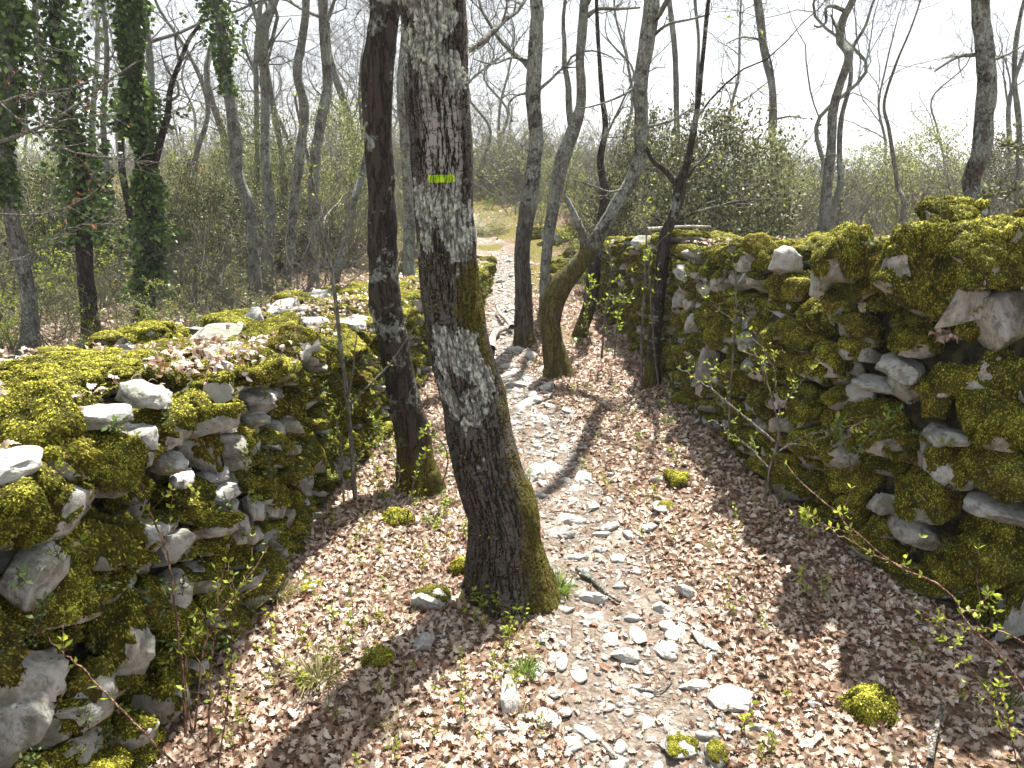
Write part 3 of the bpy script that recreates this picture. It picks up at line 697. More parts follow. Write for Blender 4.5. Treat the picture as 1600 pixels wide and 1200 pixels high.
# loose stones lying beside the path, each a thing
P, F = rock_shape(5, (1, .8, .6), 960, 2.4, 9, .10); P = P[:, [2, 1, 0]] * np.array([1.1, 1.1, 1.0]); P[:, :2] *= (.95 - .62 * sm(-.6, 1.0, P[:, 2]))[:, None]; PEBB.append(mesh("stone", P, F, M_PATHSTONE))
def loose(px, py, w, h, label, dims, rot, cover=0, mi=0):
    d = ray(px, py); t = EYE / -d[2]; x, y = d[0] * t, d[1] * t; m = mpp((x, y, 0)); k = w * m / 2
    o = obj("loose_stone", PEBB[mi], None, (x, y, float(H(x, y)) + k * dims[2] * .38), rot, (k * dims[0], k * dims[1], k * dims[2]))
    tag(o, label, "stone")
    if cover:
        P, F = rock_shape(4, (1, .8, .6), 950 + mi, 2.6, 9, .10); key = ("moss", mi)
        if key not in LIB: LIB[key] = moss_cover("moss", P * .1, F, mi + 5, .012, 2500, .008, cover, .002)
        obj("moss", LIB[key], o, scl=(10, 10, 10))
loose(795, 1120, 58, 0, "bright white pointed stone standing up at the left edge of the path", (1.25, 1.1, 1.5), (-.35, .15, .3), 0, 5)
loose(675, 962, 70, 0, "rounded pale moss-spotted stone in the leaves in front of the painted oak", (1, .9, .9), (0, .1, .3), -.35, 1)
loose(660, 1030, 44, 0, "small whitish stone in the leaves just below the moss-spotted one", (1, .9, 1.1), (.1, .3, 1.2), 0, 2)
loose(775, 965, 34, 0, "small grey stone in the shade at the foot of the painted oak", (1, .7, .8), (0, .3, 2.2), 0, 3)
loose(1058, 1155, 72, 0, "broad grey stone on the right of the path, nearest the camera", (1, 1.1, .8), (0, .0, .4), -.5, 4)
loose(1122, 1175, 48, 0, "dark-flecked mossy stone beside the broad grey one nearest the camera", (1, 1, 1.1), (.3, .0, 1.4), -.1, 0)
loose(1070, 928, 32, 0, "upright oval pale stone on the right margin of the path beside the leaves", (1, .9, 1.25), (.2, .0, 2.4), 0, 1)
loose(975, 1018, 52, 0, "wedge-shaped white stone in the middle of the path in the foreground", (1, .8, .8), (.1, .3, .1), 0, 2)
loose(1040, 800, 46, 0, "grey stone in dark leaves right of the path, moss tuft behind it", (1, .7, .5), (.1, .1, .3), -.4, 3)
loose(485, 945, 54, 0, "dull stone sunk in the leaves below the left wall", (1, .8, .5), (.0, .1, .9), -.1, 4)
loose(1115, 1010, 30, 0, "little buff stone among the leaves right of the path", (1, .8, .6), (.1, .1, 2.0), 0, 0)

# ------------------------------------------------------------------ vegetation makers
def spline(C, n):
    C = np.asarray(C, float); t = np.arange(len(C)); tt = np.linspace(0, len(C) - 1, n)
    k = np.clip(tt.astype(int), 0, len(C) - 2); f = (tt - k)[:, None]
    P = lambda q: C[np.clip(q, 0, len(C) - 1)]
    a, b, c, d = P(k - 1), P(k), P(k + 1), P(k + 2)
    return .5 * ((2 * b) + (-a + c) * f + (2 * a - 5 * b + 4 * c - d) * f ** 2 + (-a + 3 * b - 3 * c + d) * f ** 3)
def sprout(r, P, R, nchild, ratio, ang, N, wig=.35, up=.15, rr=.55, tmin=.15, tmax=1.0, lenabs=None):
    """children along every centre line of the batch P (M,n,3)"""
    M, n, _ = P.shape; i = np.repeat(np.arange(M), nchild); K = len(i)
    t = r.uniform(tmin, tmax, K) * (n - 1); k = np.clip(t.astype(int), 0, n - 2); f = (t - k)[:, None]
    p = P[i, k] * (1 - f) + P[i, k + 1] * f; T = nrm(P[i, k + 1] - P[i, k])
    rad = R[i, k] * (1 - f[:, 0]) + R[i, k + 1] * f[:, 0]
    perp = nrm(np.cross(T, r.normal(size=(K, 3)))); a = r.normal(ang, .22, K)[:, None]
    d = nrm(T * np.cos(a) + perp * np.sin(a) + np.array([0, 0, up]))
    Lp = np.linalg.norm(np.diff(P, axis=1), axis=2).sum(1)[i] if lenabs is None else np.full(K, lenabs)
    L = Lp * ratio * r.uniform(.5, 1.25, K) * (1.25 - .75 * t / (n - 1))
    Q = np.zeros((K, N, 3)); Q[:, 0] = p
    for s_ in range(1, N):
        d = nrm(d + wig * r.normal(size=(K, 3)) * .6 + np.array([0, 0, up * .25])); Q[:, s_] = Q[:, s_ - 1] + d * (L / (N - 1))[:, None]
    R0 = np.minimum(rad * rr * r.uniform(.7, 1.1, K), L * .017 + .002)
    return Q, R0[:, None] * np.linspace(1, .3, N)[None]
def leafcards(r, acc, P, D, size, m, tint, asp=.55):
    """folded ovate leaves: 2 quads each"""
    n = len(P); D = nrm(D); s_ = nrm(np.cross(D, r.normal(size=(n, 3)))); up = np.cross(s_, D)
    L = (size * r.uniform(.6, 1.25, n))[:, None]; w = L * asp * .5
    a = P; b = P + D * L; cl = P + D * L * .5 + s_ * w + up * w * .35; cr = P + D * L * .5 - s_ * w + up * w * .35
    V = np.stack([a, cl, b, cr], 1).reshape(-1, 3); q = np.arange(n)[:, None] * 4
    F = np.concatenate([q + [0, 1, 2], q + [0, 2, 3]])
    acc.add(V, F, m, np.repeat(tint, 4))
def pixline(pts, y, y2=None):
    out = []; n = len(pts)
    for i_, q in enumerate(pts):
        yy = y if y2 is None else y + (y2 - y) * i_ / (n - 1)
        out.append(at_y(q[0], q[1], yy))
    return np.array(out)

def make_tree(name, label, cat, y, pts, mat, top=7.0, crown=1.0, seed=1, first=.5, k=12, lean=(0, 0), group=None, limbs=(), twmat=None, ivy=None, flare=1.25, sink=True, dens=1.0, buds=0, base_z=None, snag=False):
    """pts: (px, py, width px) of the stem in the photograph, foot first; the stem stands upright at distance y and goes on to height top"""
    r = np.random.default_rng(seed)
    C = np.array([at_y(a_, b_, y) for a_, b_, w_ in pts]); Wd = np.array([w_ * mpp(c) / 2 for (a_, b_, w_), c in zip(pts, C)])
    g = float(H(C[0, 0], C[0, 1])); C[:, 1] += .06 * r.normal(size=len(C)) * (0 if len(C) > 9 else 1) * y / 8
    if sink:
        C = np.vstack([[C[0, 0], C[0, 1], g - .12], C]) if C[0, 2] > g else C
        if len(Wd) < len(C): Wd = np.concatenate([[Wd[0]], Wd])
        C[0, 2] = min(C[0, 2], g - .06)
    if not snag and C[-1, 2] < top:
        n = 5; d = nrm(C[-1] - C[-2]); p = C[-1]; ex = []; we = []
        for q in range(n):
            d = nrm(d + .12 * r.normal(size=3) + np.array([0, 0, .15])); p = p + d * (top - C[-1, 2]) / n; ex.append(p); we.append(Wd[-1] * (1 - .75 * (q + 1) / n))
        C = np.vstack([C, ex]); Wd = np.concatenate([Wd, we])
    n = 12 * len(C); P = spline(C, n); R = np.interp(np.linspace(0, len(C) - 1, n), np.arange(len(C)), Wd)
    base = P[0].copy(); base[2] = g
    hh = P[:, 2] - g; R = R * (1 + (flare - 1) * np.exp(-np.maximum(hh, 0) / .12))
    root = bpy.data.objects.new(name, None); COL.objects.link(root); root.location = base; tag(root, label, cat, group)
    root.empty_display_size = .2
    acc = Acc(); tubes(acc, P - base, R, k, 0)
    V = np.concatenate(acc.V); ax = np.repeat(P - base, k, 0)
    b_ = noise(V + base, 9, seed) * .09 + noise(V + base, 24, seed) * .05 + noise(V + base, 3.2, seed) * .1
    V = V + (V - ax) * b_[:, None]; acc.V = [V]
    if snag: acc.add(np.vstack([V[-k:], P[-1] - base]), np.array([[q, (q + 1) % k, k] for q in range(k)]), 0)
    trunk = obj("trunk", acc.mesh("trunk", mat), root)
    # crown: limbs, branches, twigs
    tw = twmat or M_TWIG; lv = []
    for (lp, ly0, ly1, lw) in limbs:          # limbs read off the photograph
        Q = spline(pixline(lp, ly0, ly1), 14); wv_ = lw * mpp(Q[0]) / 2
        lv.append((Q[None], (wv_ * np.linspace(1, .35, 14))[None]))
    acc = Acc(); allb = []
    st = P[None]; sr = R[None]
    crown = crown * .5; first = max(first, .5)
    if crown > 0:
        nl = max(2, int(7 * crown))
        q = np.linspace(0, n - 1, 30).astype(int)
        A = sprout(r, st[:, q], sr[:, q], nl, .0, 1.0, 9, .4, .18, .5, first, .98); Q, Rq = sprout(r, st[:, q], sr[:, q], nl, 1., 1.05, 10, .42, .22, .5, first, .98, lenabs=min(1.9, .36 * top))
        lv.append((Q, Rq))
    for Q, Rq in lv:
        tubes(acc, Q - base, Rq, 6, 0); n2 = max(2, int(4.4 * dens))
        B, Rb = sprout(r, Q, Rq, n2, .5, .85, 7, .5, .1, .6)
        tubes(acc, B - base, Rb, 4, 1)
        T_, Rt = sprout(r, B, Rb, max(2, int(3.4 * dens)), .55, .8, 6, .6, .1, .6); Rt = np.maximum(Rt, .0016 + .00012 * y); tubes(acc, T_ - base, Rt, 3, 1); allb.append(T_)
        U_, Ru = sprout(r, T_, Rt, 2, .6, .8, 4, .6, .1, .7); Ru = np.maximum(Ru, .0013 + .00010 * y); tubes(acc, U_ - base, Ru, 3, 1); allb.append(U_)
        if buds:
            tips = U_[:, -1]; sel = r.random(len(tips)) < buds; leafcards(r, acc, tips[sel] - base, U_[sel, -1] - U_[sel, -2], .03, 2, r.random(sel.sum()))
    if acc.n: obj("crown", acc.mesh("crown", [mat, tw, M_FRESH]), root)
    if ivy:
        z0, z1, cnt, spread = ivy; ac = Acc()
        m = int(cnt * 1.9); zz = r.uniform(z0, z1, m); idx = np.clip(np.searchsorted(hh, zz), 1, n - 1)
        dens_ = .6 + 1.3 * fbm(np.stack([zz * 0, zz, zz * 0], -1), 2.5, 2, seed)
        aa = r.uniform(0, 2 * np.pi, m); dirv = np.stack([np.cos(aa), np.sin(aa), 0 * aa], -1)
        rr_ = R[idx] + np.abs(r.normal(size=m)) * spread * dens_ * (1 + .8 * noise(np.stack([np.cos(aa), np.sin(aa), zz * 2], -1), 2., seed))
        pp = P[idx] + dirv * rr_[:, None]; pp[:, 2] = g + zz
        leafcards(r, ac, pp - base, dirv + .8 * r.normal(size=(m, 3)) + np.array([0, 0, -.5]), .052, 0, np.clip(r.normal(.5, .25, m), 0, 1), .9)
        # hanging stems
        obj("ivy", ac.mesh("ivy", [M_IVY], smooth=False), root)
    return root, P, R, base

# ------------------------------------------------------------------ the painted oak
def bigtrunk():
    Y0 = 2.47
    pts = [(795, 975, 146), (794, 945, 138), (793, 915, 131), (790, 892, 127), (786, 850, 117), (784, 803, 114), (768, 755, 112), (756, 715, 110), (747, 670, 107), (740, 627, 104), (727, 580, 101), (716, 538, 98), (706, 479, 95), (701, 430, 94),
           (698, 375, 94), (694, 330, 95), (692, 292, 97), (689, 208, 100), (684, 160, 101), (682, 125, 103), (679, 42, 104), (676, 0, 106), (673, -60, 106)]
    C = np.array([at_y(a_, b_, Y0) for a_, b_, w_ in pts]); Wd = np.array([w_ * mpp(c) / 2 for (a_, b_, w_), c in zip(pts, C)]) * .94
    ex = [(-.22, 2.5, 2.9), (-.12, 2.55, 3.8), (.08, 2.6, 5.0), (.1, 2.7, 6.3), (.3, 2.7, 7.6)]; C = np.vstack([C, ex]); Wd = np.concatenate([Wd, [.085, .078, .065, .045, .02]])
    n = 760; P = spline(C, n); R = np.interp(np.linspace(0, len(C) - 1, n), np.arange(len(C)), Wd); k = 220
    # arc length for uv
    L = np.concatenate([[0], np.cumsum(np.linalg.norm(np.diff(P, axis=0), axis=1))])
    # resample evenly
    Lt = np.concatenate([np.linspace(0, 2.65, 640), np.linspace(2.66, L[-1], 120)]); P = np.stack([np.interp(Lt, L, P[:, q]) for q in range(3)], -1); R = np.interp(Lt, L, R); n = len(Lt)
    a_ = np.linspace(0, 2 * np.pi, k + 1) - np.pi / 2 - np.pi       # seam at the back; u = 0 faces the camera
    T = nrm(np.gradient(P, axis=0)); ref = np.array([0, 1., 0]); U_ = nrm(np.cross(ref[None] + 0 * T, T)); Wv = np.cross(T, U_)
    base = np.array([P[0, 0], P[0, 1], float(H(P[0, 0], P[0, 1]))])
    ang = np.linspace(-np.pi, np.pi, k + 1)
    # direction: angle 0 towards the camera (-y), positive to the right (+x)
    dirs = np.cos(ang)[None, :, None] * -nrm(np.cross(T, np.array([1., 0, 0])))[:, None, :] + np.sin(ang)[None, :, None] * nrm(np.cross(np.array([0, 1., 0]) + 0 * T, T))[:, None, :]
    hz = P[:, 2] - base[2]
    but = .95 + (.15 * np.exp(-np.maximum(hz, 0) / .10))[:, None] * (1 + .9 * np.cos(ang * 4 + .6) + .5 * np.cos(ang * 7))[None]
    wob = 1 + .05 * noise(np.stack([np.cos(ang)[None] + 0 * hz[:, None], np.sin(ang)[None] + 0 * hz[:, None], hz[:, None] * 2.2 + 0 * ang[None]], -1), 1.4, 4) + .03 * noise(np.stack([np.cos(ang)[None] + 0 * hz[:, None], np.sin(ang)[None] + 0 * hz[:, None], hz[:, None] * 4 + 0 * ang[None]], -1), 3, 8)
    V = P[:, None] + dirs * (R[:, None] * but * wob)[..., None]
    uv = np.stack([ang[None] * R[:, None] * 0 + ang[None] * .125, (Lt - np.interp(0, P[:, 2] - base[2], Lt))[:, None] + 0 * ang[None]], -1)
    i, j = np.meshgrid(np.arange(n - 1), np.arange(k), indexing='ij'); q = (i * (k + 1) + j).ravel()
    F = np.stack([q, q + 1, q + k + 2, q + k + 1], -1)
    root = bpy.data.objects.new("oak_tree", None); COL.objects.link(root); root.location = base
    tag(root, "thick leaning oak in the foreground with a yellow-green paint mark on its lichened bark", "tree")
    obj("trunk", mesh("trunk", V.reshape(-1, 3) - base, F, M_BARK1, uv=uv.reshape(-1, 2)), root)
    q_ = np.random.default_rng(3)
    for a0, ln in ((-2.2, .2), (-1.15, .13), (-.2, .10), (.75, .11), (1.6, .13), (2.9, .2)):
        dd = np.array([math.sin(a0), -math.cos(a0), 0]); tt = np.linspace(0, 1, 12)[:, None]; sd = np.array([dd[1], -dd[0], 0])
        C_ = base + dd * (.085 + ln * tt) + np.array([0, 0, 1]) * (.06 * (1 - tt) ** 2 - .045 * tt - .02) + sd * .05 * (tt ** 1.5) * q_.normal(); ra = Acc()
        tubes(ra, (C_ - base)[None], (np.linspace(.060, .016, 12) * (1 + .1 * q_.normal(size=12)))[None], 12); obj("root", ra.mesh("root", M_BARK_DARK), root)
    # waymark: a brushed stripe about 10 cm wide that follows the bark
    vl = uv[:, 0, 1]; zc = None
    pc = at_y(697, 278, Y0); lc = np.interp(pc[2], P[:, 2], vl); us = np.linspace(-.044, .056, 60) ; vs = np.linspace(-.0115, .0115, 18)
    UU, VV = np.meshgrid(us, vs, indexing='ij')
    UU = UU + .003 * noise(np.stack([VV * 0, VV, UU * 0], -1), 240) * (np.abs(UU - .006) > .036) * 1.6; VV2 = VV + .0012 * noise(np.stack([UU, VV * 0, VV * 0], -1), 160, 3) * (np.abs(VV) > .009)
    aq = UU / .125; li = lc + VV2
    def surf(a2, l2):
        ii = np.interp(l2, vl, np.arange(n)); jj = (a2 + np.pi) / (2 * np.pi) * k
        i0 = ii.astype(int); j0 = jj.astype(int); fi = (ii - i0)[..., None]; fj = (jj - j0)[..., None]
        return (V[i0, j0] * (1 - fi) + V[i0 + 1, j0] * fi) * (1 - fj) + (V[i0, j0 + 1] * (1 - fi) + V[i0 + 1, j0 + 1] * fi) * fj
    Sx = surf(aq, li); i, j = np.meshgrid(np.arange(59), np.arange(17), indexing='ij'); q = (i * 18 + j).ravel()
    N_ = nrm(Sx - np.stack([np.interp(li, vl, P[:, c]) for c in range(3)], -1))
    obj("paint_mark", mesh("paint_mark", (Sx + N_ * .0015).reshape(-1, 3) - base, np.stack([q, q + 18, q + 19, q + 1], -1), M_PAINT, uv=np.stack([UU, li], -1).reshape(-1, 2)), root)
    # moss fronds at the foot, up the right flank and in the band
    r = np.random.default_rng(77); m = 60000
    a2 = r.uniform(-np.pi * .98, np.pi * .98, m); l2 = r.uniform(.0, 1.45, m)
    w = np.where(l2 < .12, .9, 0) + np.where(l2 < .75, .75, .0) * np.exp(-((a2 - 1.2) / .55) ** 2) + .35 * np.exp(-((l2 - 1.2) / .12) ** 2) + .15 * (l2 < .7)
    w = w * sm(-.35, .35, fbm(np.stack([np.cos(a2), np.sin(a2), l2 * 4], -1), 2.2, 3, 2) + .12)
    ok = r.random(m) < w; a2, l2 = a2[ok], l2[ok]; pos = surf(a2, l2); cen = np.stack([np.interp(l2, vl, P[:, c]) for c in range(3)], -1); nn = nrm(pos - cen)
    ac = Acc(); Vb, Fb = fronds(r, pos - base + nn * .003, nn, .011, .0024); ac.add(Vb, Fb, 0, np.repeat(np.clip(r.normal(.32, .18, len(pos)), 0, 1), 4), mn=np.repeat(nn, 4, 0))
    obj("moss", ac.mesh("moss", [M_MOSS], smooth=False, mn=True), root)
    # crown above and the side branch that leaves to the right at the top of the picture
    ac = Acc(); r = np.random.default_rng(8)
    limb = spline(pixline([(700, 96), (735, 76), (765, 55), (790, 30), (812, 14), (830, -20)], 2.5, 2.9), 14)
    Q, Rq = sprout(r, P[None, 640:], R[None, 640:], 6, 1, .95, 10, .4, .25, .5, .25, .97, lenabs=2.0)
    for A, B in ((limb[None], np.linspace(.013, .005, 14)[None]), (Q, Rq)):
        tubes(ac, A - base, B, 7, 0); C2, R2 = sprout(r, A, B, 6, .5, .9, 8, .5, .1, .6); tubes(ac, C2 - base, R2, 4, 1)
        C3, R3 = sprout(r, C2, R2, 5, .55, .8, 6, .6, .1, .7); tubes(ac, C3 - base, np.maximum(R3, .0015), 3, 1)
    obj("crown", ac.mesh("crown", [M_BARK_GREY, M_TWIG]), root)
bigtrunk()

# ------------------------------------------------------------------ the other trees, read off the photograph
T = make_tree
T("oak_tree", "straight black-barked trunk just left of the painted oak", "tree", 3.42,
  [(660, 772, 66), (655, 745, 60), (652, 737, 58), (642, 671, 54), (623, 582, 50), (606, 494, 49), (602, 479, 48), (598, 375, 43), (596, 292, 43), (591, 208, 42), (590, 125, 47), (596, 60, 49), (600, 21, 49), (604, -40, 49)],
  M_BARK_DARK, 7.5, 1.0, 2, .62, 40)
T("oak_tree", "upright grey trunk with blackened foot standing at the far left edge of the path", "tree", 6.5,
  [(820, 541, 38), (820, 535, 33), (818, 490, 27), (818, 446, 25), (816, 410, 24), (818, 375, 23), (824, 330, 25), (830, 292, 26), (836, 240, 23), (838, 208, 22), (833, 165, 23), (834, 125, 24), (838, 42, 22), (838, 0, 22)],
  M_BARK_HALF, 8, 1.0, 3, .42, 20, limbs=[([(842, 140), (860, 125), (878, 108), (900, 105)], 6.5, 6.4, 6), ([(826, 95), (800, 90), (770, 100), (740, 92)], 6.5, 6.2, 5), ([(826, 145), (806, 150), (795, 165), (800, 190)], 6.5, 6.3, 5)])
T("oak_tree", "crooked tree, mossy below, bending right, with a broken grey stub at the bend", "tree", 5.5,
  [(874, 592, 46), (871, 575, 40), (863, 533, 33), (860, 504, 34), (864, 475, 37), (876, 447, 36), (895, 425, 30), (914, 401, 26), (931, 376, 24), (946, 350, 23), (966, 315, 22), (986, 283, 21), (1001, 240, 21), (1002, 183, 22), (1001, 133, 23), (1010, 67, 24), (1017, 17, 24), (1020, -30, 23)],
  M_BARK_CROOK, 7.5, 1.0, 4, .55, 24, limbs=[([(914, 396), (912, 372), (901, 344), (890, 320), (884, 308)], 5.5, 5.5, 17), ([(1008, 70), (1040, 40), (1080, 30), (1110, 22)], 5.5, 5.3, 6), ([(1002, 130), (970, 150), (930, 165), (900, 170)], 5.5, 5.3, 5), ([(985, 290), (955, 300), (925, 290), (895, 280)], 5.5, 5.3, 5), ([(1000, 200), (1045, 190), (1080, 170)], 5.5, 5.4, 6)])
T("oak_tree", "slim grey lichened tree forking into two stems behind the crooked mossy trunk", "tree", 7.6,
  [(850, 500, 18), (851, 463, 16), (852, 420, 15), (859, 357, 18), (867, 310, 19), (872, 280, 22), (880, 245, 23), (897, 200, 21), (907, 165, 17), (908, 133, 15), (906, 90, 14), (909, 60, 15), (912, 17, 15), (915, -20, 14)],
  M_BARK_GREY, 8, 1.0, 5, .4, 16, limbs=[([(894, 205), (889, 167), (888, 133), (882, 100), (882, 67), (880, 30), (886, -20)], 7.6, 7.6, 12), ([(918, 25), (935, 14), (965, 14), (1000, 12)], 7.6, 7.3, 8)])
T("oak_tree", "dark mossy leaning tree at the far end of the right wall, behind the crooked one", "tree", 6.7,
  [(903, 530, 22), (908, 515, 20), (921, 478, 21), (928, 430, 20), (931, 385, 20), (940, 345, 18), (945, 300, 14), (938, 250, 11), (946, 200, 9), (940, 140, 7)],
  M_BARK_DARK, 5.2, .8, 6, .5, 16)
T("oak_tree", "short dark tree with a low fork growing against the face of the right wall", "tree", 5.02,
  [(1016, 608, 27), (1019, 590, 24), (1020, 570, 21), (1024, 520, 20), (1030, 460, 20), (1036, 396, 19), (1040, 365, 20), (1052, 335, 17), (1060, 312, 19), (1063, 285, 22), (1074, 255, 14), (1080, 225, 11), (1088, 180, 9), (1094, 130, 7)],
  M_BARK_DARK, 4.2, 1.3, 7, .5, 18, limbs=[([(1060, 290), (1040, 267), (1020, 250), (1005, 220)], 5.45, 5.4, 13), ([(1038, 350), (1022, 338), (1010, 335)], 5.45, 5.3, 7), ([(1040, 360), (1080, 335), (1130, 320), (1180, 312)], 5.4, 4.9, 5), ([(1063, 300), (1085, 262), (1110, 240)], 5.45, 5.3, 6)], buds=.5, dens=1.2)
# behind the left wall
T("ivy_covered_tree", "ivy-hung trunk at the extreme left edge with a grey leaning foot", "tree", 6.2,
  [(44, 560, 30), (40, 500, 24), (34, 440, 24), (24, 356, 22), (12, 290, 22), (8, 225, 22), (14, 150, 22), (12, 60, 20), (8, -10, 20)], M_BARK_GREY, 7.5, 1.0, 11, .3, 14, ivy=(1.25, 6.5, 3600, .12))
T("ivy_covered_tree", "ivy-covered trunk second from the left edge, its foot dark and mossy", "tree", 6.6,
  [(142, 545, 30), (138, 520, 26), (130, 430, 24), (125, 330, 24), (118, 250, 22), (112, 180, 22), (105, 110, 20), (95, 60, 20), (88, -10, 18)], M_BARK_DARK, 7.5, 1.0, 12, .35, 14, ivy=(.9, 6.6, 4500, .13))
T("ivy_covered_tree", "trunk wrapped in the thickest ivy, a bare limb curving up to its right", "tree", 7.3,
  [(225, 525, 30), (226, 500, 26), (230, 450, 24), (234, 400, 24), (232, 330, 24), (228, 260, 22), (218, 200, 22), (208, 130, 22), (203, 60, 22), (200, -10, 20)], M_BARK_DARK, 8, .8, 13, .45, 14, ivy=(.25, 7, 7500, .14),
  limbs=[([(240, 262), (252, 215), (262, 180), (266, 140), (278, 105), (295, 62), (312, 40)], 7.3, 7.2, 13), ([(218, 175), (190, 190), (165, 195)], 7.3, 7., 8)])
T("oak_tree", "bare curving grey trunk with a strip of ivy hanging down its left side", "tree", 8.2,
  [(398, 440, 20), (397, 400, 18), (394, 350, 17), (385, 310, 17), (372, 270, 17), (368, 220, 19), (360, 160, 17), (350, 110, 16), (345, 40, 15), (333, -15, 14)], M_BARK_GREY, 8, .8, 14, .45, 14, ivy=(2.2, 6, 2200, .1))
T("oak_tree", "wavy grey trunk, first of three slim bare ones left of the black trunk", "tree", 8.8,
  [(420, 440, 19), (420, 400, 17), (421, 330, 17), (417, 260, 16), (413, 200, 15), (412, 130, 15), (415, 60, 15), (427, -10, 14)], M_BARK_GREY, 8, .9, 15, .45, 14)
T("oak_tree", "thin pale grey trunk, middle one of the three slim bare ones", "tree", 9.4,
  [(450, 430, 15), (453, 390, 14), (458, 310, 14), (466, 240, 15), (471, 170, 15), (465, 115, 14), (471, 60, 13), (479, -10, 12)], M_BARK_GREY, 8, .9, 16, .45, 12)
T("oak_tree", "grey trunk forking near the top of the picture, last of the three slim bare ones", "tree", 9.0,
  [(488, 440, 17), (490, 390, 16), (491, 310, 17), (496, 240, 17), (508, 180, 15), (512, 130, 16), (508, 60, 15), (505, -10, 14)], M_BARK_GREY, 8, .9, 17, .45, 14, limbs=[([(512, 30), (520, 8), (530, -20)], 9, 9, 8)])
T("oak_tree", "slanting grey stem between the slim bare trunks and the black trunk", "tree", 8.0,
  [(522, 455, 15), (530, 420, 13), (542, 370, 13), (553, 320, 12), (566, 262, 12), (580, 190, 11)], M_BARK_GREY, 5, .6, 18, .5, 12)
T("oak_tree", "grey-brown trunk in the gap between the black trunk and the painted oak", "tree", 7.4,
  [(640, 430, 20), (638, 330, 18), (634, 230, 18), (630, 130, 18), (633, 60, 17), (640, -10, 17)], M_BARK_GREY, 7.5, .9, 19, .4, 14)
T("thin_tree", "spindly brown stem between the second and the thickest ivy trunk", "tree", 10.5,
  [(178, 470, 11), (172, 400, 10), (165, 300, 10), (160, 200, 9), (165, 90, 8), (160, -10, 7)], M_BARK_GREY, 8, .9, 20, .3, 8)
T("thin_tree", "slim stem just left of the thickest ivy trunk, dark against the bushes", "tree", 10.,
  [(205, 460, 12), (203, 380, 11), (198, 250, 10), (188, 120, 9), (192, -10, 8)], M_BARK_DARK, 8, .9, 21, .3, 8)
T("thin_tree", "slender far stem against the sky just left of the first slim trunk", "tree", 13.,
  [(404, 400, 9), (406, 300, 8), (405, 180, 8), (402, 90, 8), (402, -10, 7)], M_BARK_GREY, 9, .9, 22, .35, 8)
# behind the right wall
T("oak_tree", "grey twin-stemmed tree rising above the big evergreen bush", "tree", 10.5,
  [(1216, 330, 16), (1212, 260, 13), (1208, 200, 12), (1203, 140, 9), (1198, 90, 11), (1190, 40, 13), (1185, -10, 12)], M_BARK_GREY, 8, .8, 31, .45, 10, limbs=[([(1212, 200), (1211, 150), (1206, 105), (1195, 60)], 10.5, 10.4, 6), ([(1188, 62), (1160, 58), (1135, 68)], 10.5, 10.3, 4), ([(1213, 186), (1235, 182), (1262, 186)], 10.5, 10.4, 4)])
T("oak_tree", "curved grey trunk with a hooked dead branch at its top, right of the evergreen bush", "tree", 8.,
  [(1291, 350, 18), (1294, 300, 16), (1299, 230, 14), (1304, 175, 14), (1311, 130, 12), (1319, 90, 13), (1320, 60, 13), (1319, 30, 12), (1330, -12, 11)], M_BARK_GREY, 7.5, .6, 32, .5, 14, limbs=[([(1318, 16), (1300, 9), (1290, 14), (1291, 34), (1280, 42), (1272, 40)], 8, 7.9, 7), ([(1314, 55), (1304, 38), (1298, 22)], 8, 7.9, 5)])
T("thin_tree", "thin dark stem crossing behind the curved trunk with the hooked branch", "tree", 8.6,
  [(1303, 330, 12), (1311, 290, 10), (1314, 250, 9), (1314, 190, 8), (1322, 130, 7), (1335, 80, 6), (1352, 40, 5), (1368, 0, 4)], M_BARK_GREY, 5, .8, 33, .35, 8)
T("oak_tree", "stout straight trunk behind the right wall's boulders, black below and grey above", "tree", 5.4,
  [(1535, 400, 34), (1535, 355, 28), (1532, 290, 27), (1536, 240, 29), (1541, 190, 29), (1541, 130, 28), (1537, 60, 27), (1534, -10, 27)], M_BARK_HALF, 7.5, .7, 34, .8, 20, limbs=[([(1522, 86), (1500, 88), (1480, 98), (1460, 112)], 5.4, 5.3, 7), ([(1550, 95), (1575, 85), (1600, 70)], 5.4, 5.2, 4)], base_z=0)
T("thin_tree", "young bare tree with upswept twigs between the hooked trunk and the stout one", "tree", 7.,
  [(1406, 330, 8), (1406, 290, 7), (1400, 240, 7), (1392, 200, 6), (1388, 160, 5), (1400, 100, 4), (1415, 50, 3)], M_TWIG, 3.9, 1.2, 35, .2, 8, buds=.3, dens=1.2)
T("thin_tree", "slim bare stem above the evergreen bush, right of the forked leaning tree", "tree", 11.,
  [(1060, 330, 11), (1058, 230, 10), (1056, 150, 9), (1054, 80, 9), (1047, -10, 8)], M_BARK_GREY, 8, .8, 36, .4, 8)
T("thin_tree", "hair-thin upright stem above the middle of the evergreen bush", "tree", 12.,
  [(1084, 330, 7), (1085, 220, 6), (1087, 120, 6), (1093, 60, 5), (1088, -10, 5)], M_BARK_GREY, 8, .8, 37, .4, 8)
T("thin_tree", "slim reddish-grey tree at the right edge behind the stout trunk", "tree", 9.,
  [(1596, 350, 11), (1592, 280, 10), (1594, 200, 9), (1590, 110, 8), (1598, 20, 6)], M_BARK_GREY, 6, 1., 38, .3, 8)

